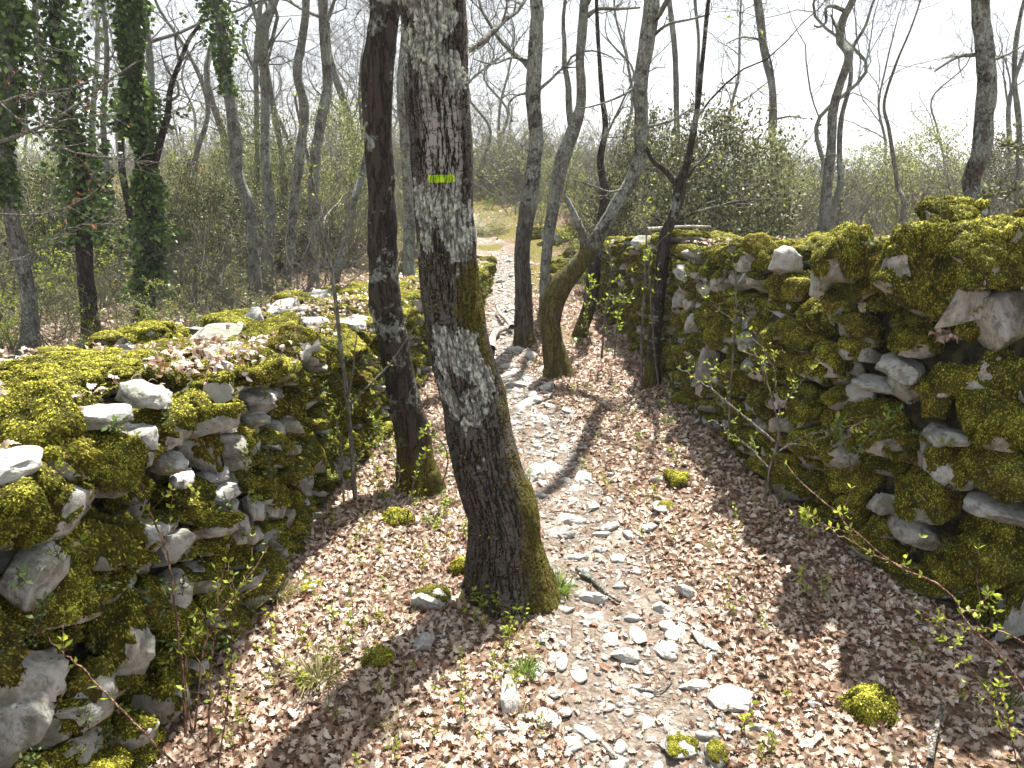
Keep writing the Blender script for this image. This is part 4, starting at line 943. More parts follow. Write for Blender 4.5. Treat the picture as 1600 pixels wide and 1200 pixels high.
# ------------------------------------------------------------------ shrub library
def shrub(seed, h, spread, nst, leaves=0, lm=0, size=.03, twr=.0016, lean=.5, d1=5, d2=4):
    r = np.random.default_rng(seed); acc = Acc()
    st = np.zeros((nst, 9, 3)); a_ = r.uniform(0, 6.3, nst); d = nrm(np.stack([np.cos(a_) * lean, np.sin(a_) * lean, np.ones(nst)], -1) + .25 * r.normal(size=(nst, 3)))
    st[:, 0] = np.stack([np.cos(a_) * spread * .15, np.sin(a_) * spread * .15, 0 * a_ - .05], -1); L = h * r.uniform(.5, 1.05, nst)
    for q in range(1, 9): d = nrm(d + .22 * r.normal(size=(nst, 3))); st[:, q] = st[:, q - 1] + d * (L / 8)[:, None]
    R0 = (h * .006 + .003) * r.uniform(.6, 1.2, nst); Rs = R0[:, None] * np.linspace(1, .35, 9)
    tubes(acc, st, Rs, 4, 0)
    B, Rb = sprout(r, st, Rs, d1, .4, .8, 6, .5, .1, .6, .2); Rb = np.maximum(Rb, twr * 1.3); tubes(acc, B, Rb, 3, 0)
    C, Rc = sprout(r, B, Rb, d2, .6, .8, 5, .6, .05, .6); Rc = np.maximum(Rc, twr); tubes(acc, C, Rc, 3, 0)
    if leaves:
        k = r.integers(0, len(C), leaves); j = r.integers(1, 5, leaves)
        leafcards(r, acc, C[k, j] + .02 * r.normal(size=(leaves, 3)), C[k, j] - C[k, j - 1] + .05 * r.normal(size=(leaves, 3)), size, 1, np.clip(r.normal(.5, .3, leaves), 0, 1))
    return acc
LMATS = [M_FRESH, M_HOLM, M_GREYLEAF, M_RED]
def tmpl(name, acc, mats, smooth=False): return bpy.data.objects.new(name, acc.mesh(name, mats, smooth))
BARE = [tmpl("bare_shrub", shrub(200 + q, 2.0, 1, 10, 120, 1, .03, .0022), [M_TWIG, M_FRESH]) for q in range(4)]
GREENY = [tmpl("green_shrub", shrub(220 + q, 1.6, 1, 10, 1500, 1, .04, .002), [M_TWIG, M_FRESH if q == 0 else M_GREYLEAF]) for q in range(3)]
def bush(seed, rx, ry, rz, n, mat, size=.05, stems=9):
    r = np.random.default_rng(seed); acc = shrub(seed, rz * 2.0, rx, stems, 0, 0, .03, .003, .8, 5, 5)
    # leaves in clumps through the crown's volume
    nc = 130; c = nrm(r.normal(size=(nc, 3))) * (r.uniform(.35, 1.0, (nc, 1)) ** .5); c = c * (1 + .3 * noise(c, 1.5, seed)[:, None]); c = c * np.array([rx, ry, rz]) + np.array([0, 0, rz * 1.02])
    k = r.integers(0, nc, n); p = c[k] + r.normal(size=(n, 3)) * np.array([rx, ry, rz]) * .11 * r.uniform(.6, 1.4, (nc, 1))[k]
    p = p[p[:, 2] > .02]; n = len(p); k = k[:n]
    leafcards(r, acc, p, r.normal(size=(n, 3)) + np.array([0, 0, .3]), size, 1, np.clip(r.normal(.5, .25, n) + .25 * r.normal(size=nc)[k], 0, 1))
    return acc.mesh("foliage", [M_TWIG, mat], smooth=False)
HOLM = [bush(300 + q, 1, 1, 1, 17000, M_HOLM, .052) for q in range(3)]
GREYB = [bush(310 + q, 1, 1, 1, 10000, M_GREYLEAF, .045) for q in range(2)]
def put_bush(name, label, me, x, y, sx, sz, rot=0, group=None):
    o = obj(name, me, None, (x, y, float(H(x, y)) - .03), (0, 0, rot), (sx, sx, sz)); return tag(o, label, "bush", group)
def bush_px(name, label, me, px, y, wpx, top, rot=0):
    x = at_y(px, 300, y)[0]; m = mpp(at_y(px, 300, y)); z = at_y(px, top, y)[2] - float(H(x, y)); put_bush(name, label, me, x, y, wpx * m / 2, max(z, .4) / 2.15, rot)
bush_px("evergreen_bush", "large dark evergreen bush behind the right wall, below the twin-stemmed tree", HOLM[0], 1120, 8.6, 235, 150)
bush_px("evergreen_bush", "left half of the evergreen clump, between the leaning forked tree and the low-forked one", HOLM[1], 1000, 9.6, 165, 178, 1)
bush_px("grey_green_bush", "loose grey-green bush at the right end of the evergreen clump", GREYB[0], 1195, 9.4, 120, 190, 2)
bush_px("grey_green_bush", "rounded grey-green bush between the young bare tree and the stout trunk", GREYB[1], 1445, 10.5, 140, 165, 3)
bush_px("evergreen_bush", "olive bush beside the path where it fades from view behind the painted oak", GREYB[0], 765, 14, 70, 330, 4)
bush_px("evergreen_bush", "mid green evergreen bush under the curving grey trunk", HOLM[2], 345, 10.5, 170, 270, 5)
bush_px("evergreen_bush", "tall olive evergreen between the two first slim trunks and the sky", GREYB[1], 395, 12.5, 130, 110, 6)
bush_px("evergreen_bush", "dark bush low between the ivy trunks at the left edge", HOLM[0], 85, 9.5, 180, 250, 7)
bush_px("evergreen_bush", "evergreen bush directly right of the thickest ivy trunk", HOLM[1], 290, 9, 110, 250, 8)
bush_px("evergreen_bush", "olive-green bush filling the gap left of the black trunk", GREYB[0], 530, 11.5, 150, 140, 9)
bush_px("evergreen_bush", "dull evergreen thicket closing the view where the path disappears", HOLM[1], 800, 19, 110, 235, 13)
bush_px("evergreen_bush", "soft grey-green thicket on the slope between the upright grey trunk and the forked slim tree", GREYB[0], 875, 17.5, 90, 240, 14)
bush_px("evergreen_bush", "broad grey-green bush far off right of the hooked trunk", GREYB[0], 1370, 13.5, 130, 215, 15)
bush_px("evergreen_bush", "tall evergreen thicket at the far right behind the stout trunk", HOLM[2], 1560, 12.5, 150, 200, 16)
bush_px("grey_green_bush", "low grey-green bush between the evergreen clump and the hooked trunk", GREYB[1], 1262, 12, 110, 255, 17)
bush_px("yellow_green_bush", "light yellow-green thicket behind the left wall below the curving grey trunk", GREENY[0].data, 300, 8.4, 150, 360, 3)
bush_px("evergreen_bush", "wide dark bush deep behind the thickest ivy trunk", HOLM[2], 225, 12, 190, 290, 10)
bush_px("evergreen_bush", "dark evergreen mass behind the three slim bare trunks", HOLM[0], 465, 11.5, 150, 300, 11)
bush_px("grey_green_bush", "pale olive bush right at the left edge behind the first ivy trunk", GREYB[1], 10, 9, 120, 280, 12)
bush_px("yellow_green_bush", "bright yellow-green bush behind the crooked tree, left of the evergreen clump", GREENY[0].data, 930, 9.5, 150, 270, 1)

def inwall(x, y):
    xl = np.interp(y, WL.P[:, 1], WL.P[:, 0]); tl = 1.0; xr = np.interp(y, WR.P[:, 1], WR.P[:, 0])
    return ((x < xl) & (x > xl - tl - .05) & (y < 10.8)) | ((x > xr) & (x < xr + 1.15) & (y < 9.4) & (y > 1.8))
# oak leaves
def oakleaf(seed):
    r = np.random.default_rng(seed); n = 11; t = np.linspace(0, 1, n); L = r.uniform(.055, .075)
    w = .017 * np.sin(np.pi * np.clip(t * .93 + .04, 0, 1)) ** .6 * (.8 + .27 * np.cos(t * np.pi * 10 + r.uniform(-.4, .4))) * (.6 + .8 * t) * r.uniform(.85, 1.2)
    cx, tw_ = r.uniform(-18, 20), r.uniform(-14, 14); fold = r.uniform(-1.0, 1.2)
    x = (t - .5) * L; z0 = cx * x * x * 1.2 + .004 * np.sin(t * 5 + seed)
    mid = np.stack([x, 0 * x, z0], -1); lft = np.stack([x, w, z0 + w * fold + tw_ * x * w * 2], -1); rgt = np.stack([x, -w, z0 + w * fold * r.uniform(.2, 1) - tw_ * x * w * 2], -1)
    V = np.concatenate([mid, lft, rgt]); i_ = np.arange(n - 1)
    F = np.concatenate([np.stack([i_, i_ + 1, i_ + 1 + n, i_ + n], -1), np.stack([i_ + 1, i_, i_ + 2 * n, i_ + 1 + 2 * n], -1)])
    a = Acc(); a.add(V, F, 0); return a
LEAVES = [tmpl("oak_leaf", oakleaf(q), [M_LITTER]) for q in range(12)]
r = np.random.default_rng(42)
def region(n, x0, x1, y0, y1): return np.stack([r.uniform(x0, x1, n), r.uniform(y0, y1, n)], -1)
Q = []; SZ = []
for (n, x0, x1, y0, y1, s0) in ((38000, -1.3, 2.4, .9, 3.4, .62), (19000, -1., 1.5, 3.4, 6.5, .72), (7500, -1., 1.5, 6.5, 11, 1.0), (12000, -8, -1.7, 3, 13, 1.2), (3000, 2.0, 8, 2, 12, 1.2), (7000, -5, 6, 10.8, 20, 1.5)):
    p = region(n, x0, x1, y0, y1); Q.append(p); SZ.append(r.uniform(.5, 1.25, n) * s0 * .88)
Q = np.concatenate(Q); SZ = np.concatenate(SZ); x, y = Q[:, 0], Q[:, 1]
dp = np.abs(x - path_x(y)) / path_w(y)
keep = (~inwall(x, y)) & (r.random(len(x)) < np.where(dp < .75, .2, np.where(dp < 1.15, .6, 1.0)) * np.where((y > 9.5) & (x > -2) & (x < 4.5), .22, 1))
pat = fbm(np.stack([x, y, 0 * x], -1), 1.3, 3); keep &= r.random(len(x)) < np.clip(.95 + .9 * pat, .3, 1)
Q, SZ = Q[keep], SZ[keep]; x, y = Q[:, 0], Q[:, 1]; n = len(x)
scatter("leaf_litter", LEAVES, np.stack([x, y, H(x, y) + .005 + .016 * r.random(n) ** 1.6 * SZ], -1), np.stack([r.normal(0, .42, n), r.normal(0, .42, n), r.uniform(0, 6.3, n)], -1), SZ, r.integers(0, 12, n), "pale dry oak leaves covering the ground along the path")
print("litter", n)
# leaves and needles lodged on the wall tops and in the joints
P_ = []
for wall, n in ((WL, 2600), (WR, 1500)):
    u = r.uniform(0, wall.L, n); dep = r.uniform(.0, 1, n) * wall.thick(u); c = wall.pos(u) - wall.out(u) * dep[:, None]
    pt = fbm(np.column_stack([c, 0 * u]), 2.2, 2, 4); ok = pt > (-.02 if wall is WL else .15); z = wall.h(u) + .035 + .03 * r.random(n); P_.append(np.column_stack([c, z])[ok])
for px, py, sxx in ((330, 575, 60), (520, 490, 60), (1475, 545, 14), (470, 500, 40)):
    wall = WL if px < 800 else WR; p, u, dep = wall.hit(px, py)
    if p is None: continue
    k = 190 if sxx > 50 else 50; m = mpp(p) * sxx; q = p + np.stack([r.normal(0, m, k), r.normal(0, m * 1.1, k), .04 + .02 * r.random(k)], -1); P_.append(q)
P_ = np.concatenate(P_); n = len(P_)
scatter("wall_top_leaves", LEAVES[:6], P_, np.stack([r.normal(0, .5, n), r.normal(0, .5, n), r.uniform(0, 6.3, n)], -1), r.uniform(.34, .6, n), r.integers(0, 6, n), "dry leaves lodged on top of the two stone walls")
for o_ in LEAVES[:6]: pass
# gravel and crumbs of stone on the path
GR = [bpy.data.objects.new("pebble", PEB[q]) for q in range(6)]
n = 2600; y = 1.2 + 11 * r.random(n) ** 1.5; x = path_x(y) + r.normal(size=n) * path_w(y) * .6
scatter("gravel", GR, np.stack([x, y, H(x, y) + .005], -1), np.stack([r.normal(0, .3, n), r.normal(0, .3, n), r.uniform(0, 6.3, n)], -1), r.uniform(.003, .017, n) * (1 + .6 * (y > 4)), r.integers(0, 6, n), "small pale pebbles and stone chips on the footpath")
# grass tufts, herbs and seedlings in the litter
def tuft(seed, n, L, mat, wid=.0018, spread=.03, flop=.7):
    q = np.random.default_rng(seed); a = q.uniform(0, 6.3, n); b = np.stack([np.cos(a), np.sin(a), 0 * a], -1) * (q.random(n) * spread)[:, None]; d = nrm(np.stack([np.cos(a) * flop, np.sin(a) * flop, np.ones(n)], -1) + .25 * q.normal(size=(n, 3)))
    l = (L * q.uniform(.5, 1.2, n))[:, None]; sd = nrm(np.cross(d, q.normal(size=(n, 3)))) * wid
    p1 = b + d * l * .55; p2 = p1 + nrm(d + np.array([0, 0, -.8]) * q.uniform(.3, 1.2, (n, 1))) * l * .45
    V = np.stack([b - sd, b + sd, p1 + sd, p1 - sd, p2], 1).reshape(-1, 3); k = np.arange(n)[:, None] * 5
    ac = Acc(); ac.add(V, np.concatenate([k + [0, 1, 2], k + [0, 2, 3], k + [3, 2, 4]]), 0, np.repeat(q.random(n), 5)); return ac
def seedling(seed, n=9):
    q = np.random.default_rng(seed); ac = Acc(); st = np.zeros((n // 3, 5, 3)); st[:, 1:] = np.cumsum(np.concatenate([q.normal(0, .006, (n // 3, 4, 2)), q.uniform(.008, .025, (n // 3, 4, 1))], -1), 1)
    tubes(ac, st, np.full(st.shape[:2], .0009), 3, 0); k = q.integers(0, n // 3, n * 2); j = q.integers(1, 5, n * 2)
    leafcards(q, ac, st[k, j], q.normal(size=(n * 2, 3)) * np.array([1, 1, .3]) + np.array([0, 0, .3]), .017, 1, q.random(n * 2)); return ac
TF = [tmpl("herb", tuft(1, 40, .07, 0), [M_GRASS]), tmpl("herb", tuft(2, 26, .07, 0, .0012, flop=1.4), [M_DRYGRASS]), tmpl("herb", tuft(3, 20, .06, 0, .0012, flop=1.2), [M_DRYGRASS])] + [tmpl("herb", seedling(q), [M_TWIGRED, M_FRESH]) for q in range(4)]
n = 900; x = np.concatenate([r.uniform(-1.1, .1, 230), r.uniform(.4, 1.7, 110), r.uniform(-1, 1.4, 150)]); y = np.concatenate([r.uniform(1.1, 4.5, 230), r.uniform(1.3, 5, 110), r.uniform(4, 11, 150)])
ok = (~inwall(x, y)) & (np.abs(x - path_x(y)) > path_w(y) * .7); x, y = x[ok], y[ok]; n = len(x)
which = np.where(r.random(n) < .16, r.integers(0, 3, n), r.integers(3, 7, n))
scatter("ground_herbs", TF, np.stack([x, y, H(x, y) + .008], -1), np.stack([0 * x, 0 * x, r.uniform(0, 6.3, n)], -1), r.uniform(.5, 1.3, n), which, "sparse seedlings and grass wisps among the fallen leaves")
# herbs on the left wall and its face
P_ = []
for wall, n in ((WL, 420), (WR, 170)):
    u = r.uniform(0, wall.L, n); z = wall.h(u) * r.uniform(.05, 1.0, n); c = wall.pos(u) + wall.out(u) * .03; P_.append(np.column_stack([c, z + .01]))
P_ = np.concatenate(P_); n = len(P_); TF2 = [tmpl("wall_herb", seedling(20 + q, 12), [M_TWIGRED, M_FRESH if q < 2 else M_IVY]) for q in range(4)]
scatter("wall_herbs", TF2, P_, np.stack([r.normal(0, .6, n), r.normal(0, .6, n), r.uniform(0, 6.3, n)], -1), r.uniform(.5, 1.2, n), r.integers(0, 4, n), "tiny seedlings rooted in the joints of the walls")
# undergrowth
UG = BARE + GREENY; P_ = []; I_ = []; S_ = []
def ug(n, x0, x1, y0, y1, s0, s1, pg):
    p = region(n, x0, x1, y0, y1); ok = (~inwall(p[:, 0], p[:, 1])) & ((np.abs(p[:, 0] - path_x(p[:, 1])) > .9) | (p[:, 1] > 17)); p = p[ok]; m = len(p)
    P_.append(np.column_stack([p, H(p[:, 0], p[:, 1])])); S_.append(r.uniform(s0, s1, m)); I_.append(np.where(r.random(m) < pg, r.integers(4, 7, m), r.integers(0, 4, m)))
ug(110, -9, -2.2, 7, 14, .4, .75, .3); ug(150, -16, -1.5, 13, 26, .6, 1.05, .3); ug(110, -8, -2.3, 4.5, 8.5, .2, .42, .55)
ug(34, 2.8, 9, 5.5, 9, .3, .5, .1); ug(190, 2.2, 14, 9, 20, .6, .95, .12); ug(230, -5, 8, 16.5, 28, .7, 1.25, .25); ug(40, 1.0, 3.6, 10, 12.5, .3, .5, .3); ug(110, -2.6, 4.5, 12.5, 17, .3, .6, .35); ug(14, -3.5, -1.2, 9.5, 13, .4, .8, .3)
ug(200, -34, 30, 26, 48, 1.2, 2.0, .15)
P_ = np.concatenate(P_); n = len(P_)
scatter("undergrowth", UG, P_, np.stack([r.normal(0, .1, n), r.normal(0, .1, n), r.uniform(0, 6.3, n)], -1), np.concatenate(S_), np.concatenate(I_), "tangled bare undergrowth and saplings behind both walls")
# woodland beyond: whole trees, placed as things nearer by, as a mass far off
def libtree(seed, h):
    r_ = np.random.default_rng(seed); C = np.array([[0, 0, -.1]] + [[r_.normal() * .12 * q, r_.normal() * .12 * q, h * q / 6] for q in range(1, 7)]); P = spline(C, 30)[None]; R = np.linspace(.02 * h ** .5 * 1.3, .012, 30)[None]
    t_ = Acc(); tubes(t_, P, R, 8, 0); a = Acc(); Q, Rq = sprout(r_, P, R, 14, .42, .8, 9, .45, .25, .5, .25); tubes(a, Q, Rq, 4, 0); B, Rb = sprout(r_, Q, Rq, 6, .5, .8, 6, .5, .1, .6); tubes(a, B, np.maximum(Rb, .005), 3, 1)
    T_, Rt = sprout(r_, B, Rb, 5, .55, .8, 5, .5, .1, .6); tubes(a, T_, np.maximum(Rt, .0032), 3, 1)
    return t_.mesh("trunk", [M_BARK_GREY]), a.mesh("crown", [M_BARK_GREY, M_TWIG])
LT = [libtree(500 + q, h) for q, h in enumerate((7.5, 8.5, 6.5, 9, 7))]
spots = [(p, y) for p, y in [(30, 12), (110, 11), (150, 14), (265, 12.5), (310, 16), (355, 14.5), (435, 13), (470, 15.5), (540, 14), (585, 13), (760, 19), (785, 24), (935, 16), (970, 20), (1130, 17), (1275, 15), (1370, 21), (1475, 18), (1570, 16), (-40, 14)]]
for q, (px, y) in enumerate(spots):
    x = at_y(px, 300, y)[0]; t_, c_ = LT[q % 5]
    root = bpy.data.objects.new("bare_tree", None); COL.objects.link(root); root.location = (x, y, float(H(x, y))); root.rotation_euler = (0, 0, q * 1.7); s_ = r.uniform(.75, 1.1) * (1 if px < 700 else .72); root.scale = (s_,) * 3
    tag(root, ("bare grey tree deep in the wood behind the left wall" if px < 700 else "bare grey tree deep in the wood, behind the right wall or the path's end"), "tree", "bare trees deep in the wood, left side" if px < 700 else "bare trees deep in the wood, right side")
    obj("trunk", t_, root); obj("crown", c_, root)
WO = []
for t_, c_ in LT:
    b = bmesh.new(); b.from_mesh(c_); b.from_mesh(t_); me = bpy.data.meshes.new("far_tree"); b.to_mesh(me); b.free(); me.materials.append(M_BARK_GREY); me.materials.append(M_TWIG); WO.append(bpy.data.objects.new("far_tree", me))
p = np.concatenate([region(90, -32, 3, 26, 50), region(260, -90, 90, 50, 110)]); n = len(p)
scatter("far_wood", WO, np.column_stack([p, H(p[:, 0], p[:, 1])]), np.stack([0 * p[:, 0], 0 * p[:, 0], r.uniform(0, 6.3, n)], -1), np.where(p[:, 0] > 0, .62, .85) * r.uniform(.8, 1.15, n), r.integers(0, 5, n), "far-off leafless wood closing the view")

# ------------------------------------------------------------------ saplings, twigs, moss cushions, fallen wood
def sapling(name, label, cat, lines, leaf=.02, n=8, mat=M_TWIG, seed=1, lm=M_FRESH, pair=True, side=3, few=1.0):
    """lines: (list of px points, y start, y end, width px)"""
    q = np.random.default_rng(seed); P0 = at_y(*lines[0][0][0], lines[0][1]); base = np.array(P0); root = bpy.data.objects.new(name, None); COL.objects.link(root); root.location = base; tag(root, label, cat)
    a = Acc(); lf = Acc()
    for (pts, y0, y1, w) in lines:
        P = spline(pixline(pts, y0, y1), 24); R = (w * mpp(P[0]) / 2) * np.linspace(1, .4, 24); P = P + .004 * q.normal(size=P.shape) * np.linspace(0, 1, 24)[:, None]
        tubes(a, P - base, R, 6, 0); sets = [P[None]]
        if side: B, Rb = sprout(q, P[None], R[None], side, .28, .8, 7, .3, .15, .6, .25); tubes(a, B - base, np.maximum(Rb, .0009), 4, 0); sets.append(B)
        for Sx in sets:
            m = n if Sx is sets[0] else 4
            for s_ in Sx:
                if q.random() > few: continue
                t = np.sort(q.uniform(.2, 1, m)); t[-1] = 1.; idx = (t * (len(s_) - 1)).astype(int); pp = np.repeat(s_[idx], 2, 0); tt = nrm(s_[idx] - s_[np.maximum(idx - 1, 0)] + 1e-5); tt = np.repeat(tt, 2, 0)
                pr = nrm(np.cross(tt, q.normal(size=tt.shape))); pr[1::2] = -pr[::2]; leafcards(q, lf, pp - base, tt * .6 + pr + np.array([0, 0, .25]), leaf, 0, q.random(len(pp)), .5)
    obj("stem", a.mesh("stem", [mat]), root); obj("leaves", lf.mesh("leaves", [lm], smooth=False), root)
sapling("young_shoot", "long arching shoot with few fresh leaves reaching across the foot of the right wall", "sapling", [([(1640, 1140), (1600, 1078), (1560, 1020), (1512, 975), (1495, 940), (1450, 905), (1400, 882), (1340, 835), (1300, 795), (1262, 760), (1230, 727)], 1.30, 1.75, 4.5), ([(1420, 888), (1370, 868), (1310, 835), (1258, 800)], 1.6, 1.8, 3), ([(1505, 955), (1530, 950), (1545, 930)], 1.5, 1.5, 3)], .018, 7, M_TWIGRED, 1, side=4)
sapling("young_shrub", "slender green-leaved shrub spreading in front of the right wall's mossy face", "shrub", [([(1195, 780), (1205, 720), (1218, 680), (1200, 600), (1185, 560), (1160, 530)], 2.75, 2.75, 3.5), ([(1212, 700), (1218, 660), (1212, 600), (1200, 555), (1170, 525)], 2.72, 2.6, 3), ([(1210, 710), (1260, 680), (1330, 665), (1385, 650)], 2.7, 2.5, 3), ([(1210, 690), (1150, 640), (1100, 600), (1060, 575)], 2.75, 2.95, 4),
         ([(1215, 640), (1250, 600), (1270, 575)], 2.7, 2.6, 3), ([(1232, 695), (1270, 690), (1310, 670)], 2.7, 2.6, 3), ([(1200, 730), (1160, 690), (1110, 655)], 2.75, 2.85, 3)], .017, 8, M_TWIG, 2, side=4)
sapling("young_shrub", "low fresh green sprig with glossy leaves at the foot of the right wall's middle", "shrub", [([(1330, 735), (1320, 690), (1310, 655)], 2.6, 2.6, 3), ([(1330, 735), (1350, 690), (1390, 650)], 2.6, 2.55, 3)], .03, 7, M_TWIG, 3, M_GRASS, side=3)
sapling("sapling", "pale thin sapling standing in front of the left wall near the black trunk", "sapling", [([(556, 790), (552, 740), (545, 650), (530, 520), (514, 400), (497, 320), (478, 240), (462, 150)], 3.15, 3.0, 8), ([(538, 800), (536, 760), (532, 690), (522, 650)], 3.1, 3.1, 4)], .02, 6, M_TWIG, 4, side=5)
sapling("sapling", "thin straight twin stems against the shaded wall beside the low-forked tree", "sapling", [([(1003, 600), (1003, 520), (1008, 430), (1010, 350), (1004, 280)], 4.9, 4.9, 4), ([(1030, 610), (1022, 540), (1016, 460), (1012, 400)], 4.9, 4.8, 3)], .03, 8, M_TWIG, 5)
sapling("sapling", "wispy upright stem with pale leaves in front of the middle of the right wall", "sapling", [([(1138, 700), (1140, 640), (1145, 560), (1150, 470), (1146, 400)], 3.6, 3.5, 4)], .024, 8, M_TWIG, 6)
sapling("sapling", "leafy sprigs at the foot of the black trunk left of the painted oak", "sapling", [([(690, 760), (700, 720), (690, 690), (660, 670)], 3.25, 3.1, 3), ([(600, 800), (625, 740), (600, 700), (590, 660)], 3.1, 3.1, 3), ([(640, 790), (650, 740), (668, 700)], 3.1, 3.1, 3)], .024, 8, M_TWIG, 7)
sapling("sapling", "green sprouting twigs between the crooked mossy tree and the right wall's far end", "sapling", [([(940, 560), (945, 500), (955, 440), (950, 380)], 5.6, 5.6, 4), ([(960, 560), (965, 500), (975, 450)], 5.4, 5.4, 3), ([(925, 540), (915, 490), (925, 440)], 5.9, 5.9, 3)], .035, 10, M_TWIG, 8, side=6)
sapling("bramble_shoot", "pale arching twig rising from the lower left over the grey wall foot", "shrub", [([(290, 1210), (200, 1120), (140, 1055), (95, 1015), (60, 985)], 1.25, 1.32, 4)], .02, 4, M_TWIGRED, 9, side=1)
sapling("bramble_shoot", "cluster of thin reddish shoots growing at the foot of the left wall in the foreground", "shrub", [([(290, 1150), (285, 1050), (275, 960), (262, 870), (228, 780), (212, 680)], 1.62, 1.75, 5), ([(325, 1180), (330, 1050), (340, 950), (352, 880)], 1.6, 1.8, 4), ([(340, 1200), (355, 1100), (362, 1000), (365, 900)], 1.55, 1.7, 3), ([(300, 1200), (310, 1080), (330, 980), (390, 900), (420, 850)], 1.65, 1.95, 4), ([(500, 1200), (512, 1120), (520, 1030), (560, 950)], 1.75, 1.9, 2), ([(300, 1150), (290, 1060), (300, 1000), (350, 985)], 1.6, 1.7, 3)], .018, 7, M_TWIGRED, 10, side=3)
sapling("fallen_branch", "straggling dry branch with budding sprays crossing the leaves left of the foreground", "branch", [([(420, 1170), (480, 1090), (540, 1040), (600, 1005), (650, 960)], 1.7, 2.1, 3), ([(440, 1140), (470, 1060), (500, 1000), (560, 900)], 1.8, 2.3, 3)], .016, 6, M_TWIG, 11, side=4)
sapling("bramble_shoot", "tangle of reddish twigs in the leaves at the lower right corner", "shrub", [([(1600, 1150), (1560, 1120), (1530, 1060), (1480, 1000)], 1.6, 1.75, 3), ([(1610, 1010), (1560, 985), (1500, 975), (1440, 960)], 1.7, 1.9, 3), ([(1590, 1200), (1575, 1120), (1560, 1070)], 1.5, 1.6, 3)], .017, 6, M_TWIGRED, 12, side=5)
sapling("conifer_sprig", "dark green conifer twigs poking in at the right edge behind the wall", "branch", [([(1680, 300), (1620, 292), (1570, 300), (1535, 305)], 3.9, 3.8, 4), ([(1680, 230), (1630, 235), (1590, 230), (1570, 228)], 4.1, 4., 3), ([(1680, 340), (1630, 345), (1590, 320), (1560, 290)], 4.0, 4.0, 4)], .03, 40, M_TWIG, 13, M_HOLM, side=9)
sapling("bare_branch", "low dead grey branches sweeping across in front of the ivy-covered trunks", "branch", [([(-60, 240), (20, 215), (80, 190), (140, 150), (215, 95)], 4.3, 4.6, 7), ([(-60, 190), (30, 150), (100, 140), (170, 115)], 4.4, 4.6, 5), ([(-60, 100), (10, 170), (90, 230), (200, 250), (310, 255)], 4.2, 4.6, 4), ([(-40, 330), (60, 335), (140, 305), (200, 245)], 4.3, 4.5, 4), ([(-40, 420), (40, 400), (110, 355), (180, 350)], 4.2, 4.5, 3), ([(60, -20), (58, 60), (66, 130), (85, 190)], 4.5, 4.6, 4)], .02, 1, M_TWIG, 14, M_RED, side=16, few=.14)
def cushion(label, px, py, w, h, seed):
    d = ray(px, py); t = EYE / -d[2]; x, y = d[0] * t, d[1] * t; m = mpp((x, y, 0)); k = w * m / 2
    P, F = rock_shape(4, (k * .9, k * .7, k * h * .8), seed, 2.1, 2, .22); me = moss_cover("moss_cushion", P, F, seed, .012, int(min(9000, 2500 + k * 60000)), .009, 1.4, .0023)
    tag(obj("moss_cushion", me, None, (x, y, float(H(x, y)) + k * h * .02), (0, 0, seed)), label, "moss")
cushion("bright green moss cushion among the leaves at the lower right", 1348, 1108, 88, .75, 3)
cushion("bright moss cushion in the leaves left of the white pointed stone", 588, 1052, 54, .55, 4)
cushion("moss cushion on the right margin of the path beneath the shaded wall", 1056, 768, 44, .6, 5)
cushion("flat yellow-green moss patch at the foot of the black trunk's left side", 612, 820, 66, .3, 6)
cushion("small moss clump at the left foot of the painted oak", 722, 895, 46, .9, 7)
cushion("round moss clump at the foot of the left wall below the white stones", 460, 862, 44, .8, 8)
cushion("mossy lump in the bottom left corner against the wall foot", 235, 1130, 80, .9, 9)
for q, (px, py, L_, lab) in enumerate([(872, 925, .10, "fresh green grass tuft at the right foot of the painted oak"), (822, 1062, .05, "small bright green grass tuft beside the white pointed stone"), (500, 1095, .11, "straw-coloured grass tuft in the leaves between left wall and white pointed stone"), (440, 960, .09, "dry grass tuft below the left wall near the dull sunken stone")]):
    d = ray(px, py); t = EYE / -d[2]; x, y = d[0] * t, d[1] * t
    tag(obj("grass_tuft", tuft(40 + q, 150, L_, 0, .0016, .045, 1.0 if q > 1 else .6).mesh("grass_tuft", [M_GRASS if q < 2 else M_DRYGRASS], False), None, (x, y, float(H(x, y)) + .005)), lab, "grass tuft")
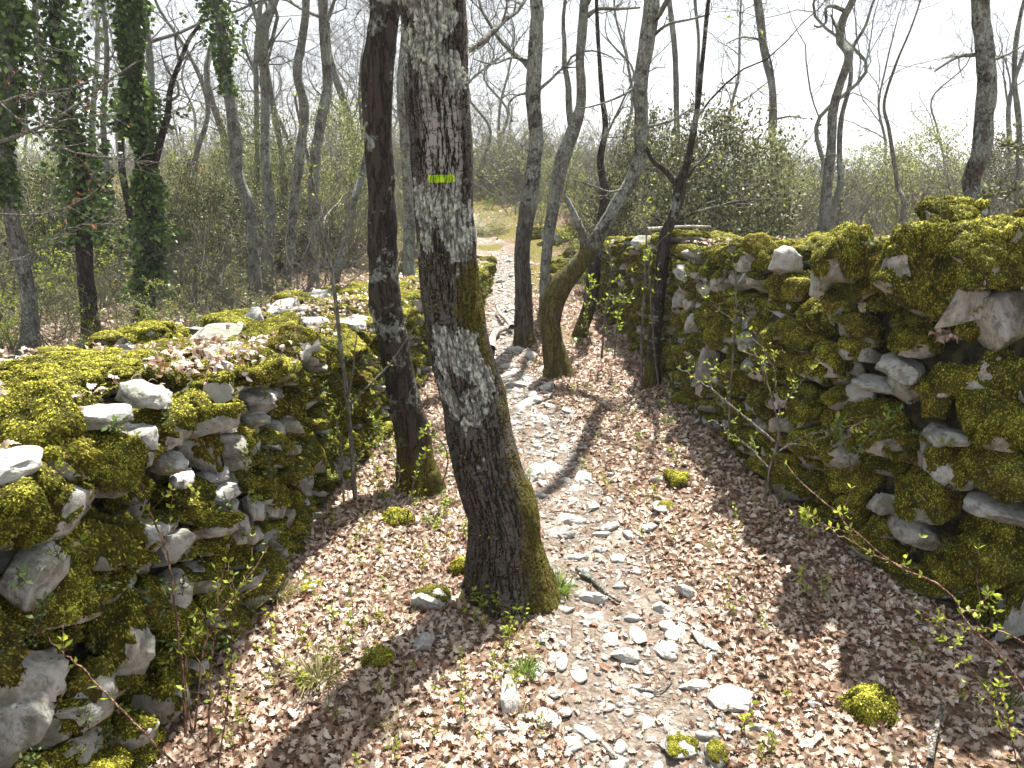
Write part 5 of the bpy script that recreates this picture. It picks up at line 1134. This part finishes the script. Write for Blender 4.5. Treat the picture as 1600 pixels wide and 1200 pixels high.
def stick(name, label, lines, mat=M_DEAD, k=8, seed=0):
    P0 = None; acc = Acc()
    for pts, w, lift in lines:
        C = []
        for px, py in pts:
            d = ray(px, py); t = (EYE - lift) / -d[2]; C.append([d[0] * t, d[1] * t, float(H(d[0] * t, d[1] * t)) + lift])
        P = spline(C, 20); 
        if P0 is None: P0 = P[0].copy()
        R = w * mpp(P[0]) / 2 * np.linspace(1, .55, 20) * (1 + .15 * noise(P, 8, seed)); tubes(acc, P - P0, R, k, 0, caps=True)
    tag(obj(name, acc.mesh(name, [mat]), None, P0), label, "branch")
stick("fallen_branch", "bleached forked dead branch lying beside the path at the upright grey trunk's foot", [([(768, 545), (772, 525), (790, 516), (806, 512)], 14, .06), ([(800, 514), (792, 500), (783, 492), (776, 481)], 9, .08), ([(790, 487), (800, 484), (806, 486)], 5, .1)])
stick("fallen_branch", "brown knotty stick lying across the stones right of the painted oak", [([(902, 882), (925, 897), (948, 918), (970, 932)], 9, .02), ([(925, 897), (905, 890)], 7, .02)], M_TWIG)
stick("fallen_branch", "grey lichened stick standing slanted in the leaves at the lower right", [([(1452, 1190), (1460, 1150), (1474, 1100)], 11, .04)], M_TWIG)
stick("fallen_branch", "long bleached pole lying on top of the right wall's far end", [([(1010, 372), (1060, 368), (1110, 366)], 6, .9)], M_DEAD)
stick("fallen_branch", "short pale stick among the stones at the bottom of the path", [([(935, 1150), (955, 1168), (965, 1178)], 9, .02)], M_DEAD)
stick("fallen_branch", "thin twig on the earth just right of the middle of the path", [([(985, 1062), (1030, 1068), (1052, 1050)], 4, .015)], M_TWIG)
# twigs and bark chips on the trodden earth
n = 900; y = 1.2 + 6 * r.random(n) ** 1.4; x = path_x(y) + r.normal(size=n) * .4; a_ = r.uniform(0, 6.3, n); L_ = r.uniform(.015, .07, n)
A_ = np.stack([x, y, H(x, y) + .010 + .01 * r.random(n)], -1); D_ = np.stack([np.cos(a_), np.sin(a_), r.normal(0, .12, n)], -1) * L_[:, None]
acc = Acc(); t_ = np.linspace(-.5, .5, 4)[None, :, None]; PP = A_[:, None] + D_[:, None] * t_ + np.stack([np.zeros((n, 4)), .002 * r.normal(size=(n, 4)), .001 * r.normal(size=(n, 4))], -1)
tubes(acc, PP, np.full((n, 4), .0013) * r.uniform(.6, 1.8, (n, 1)), 4, 0)
tag(obj("twig_litter", acc.mesh("twig_litter", [M_TWIGRED])), "broken twigs strewn over the path", kind='stuff')
bpy.context.view_layer.update()
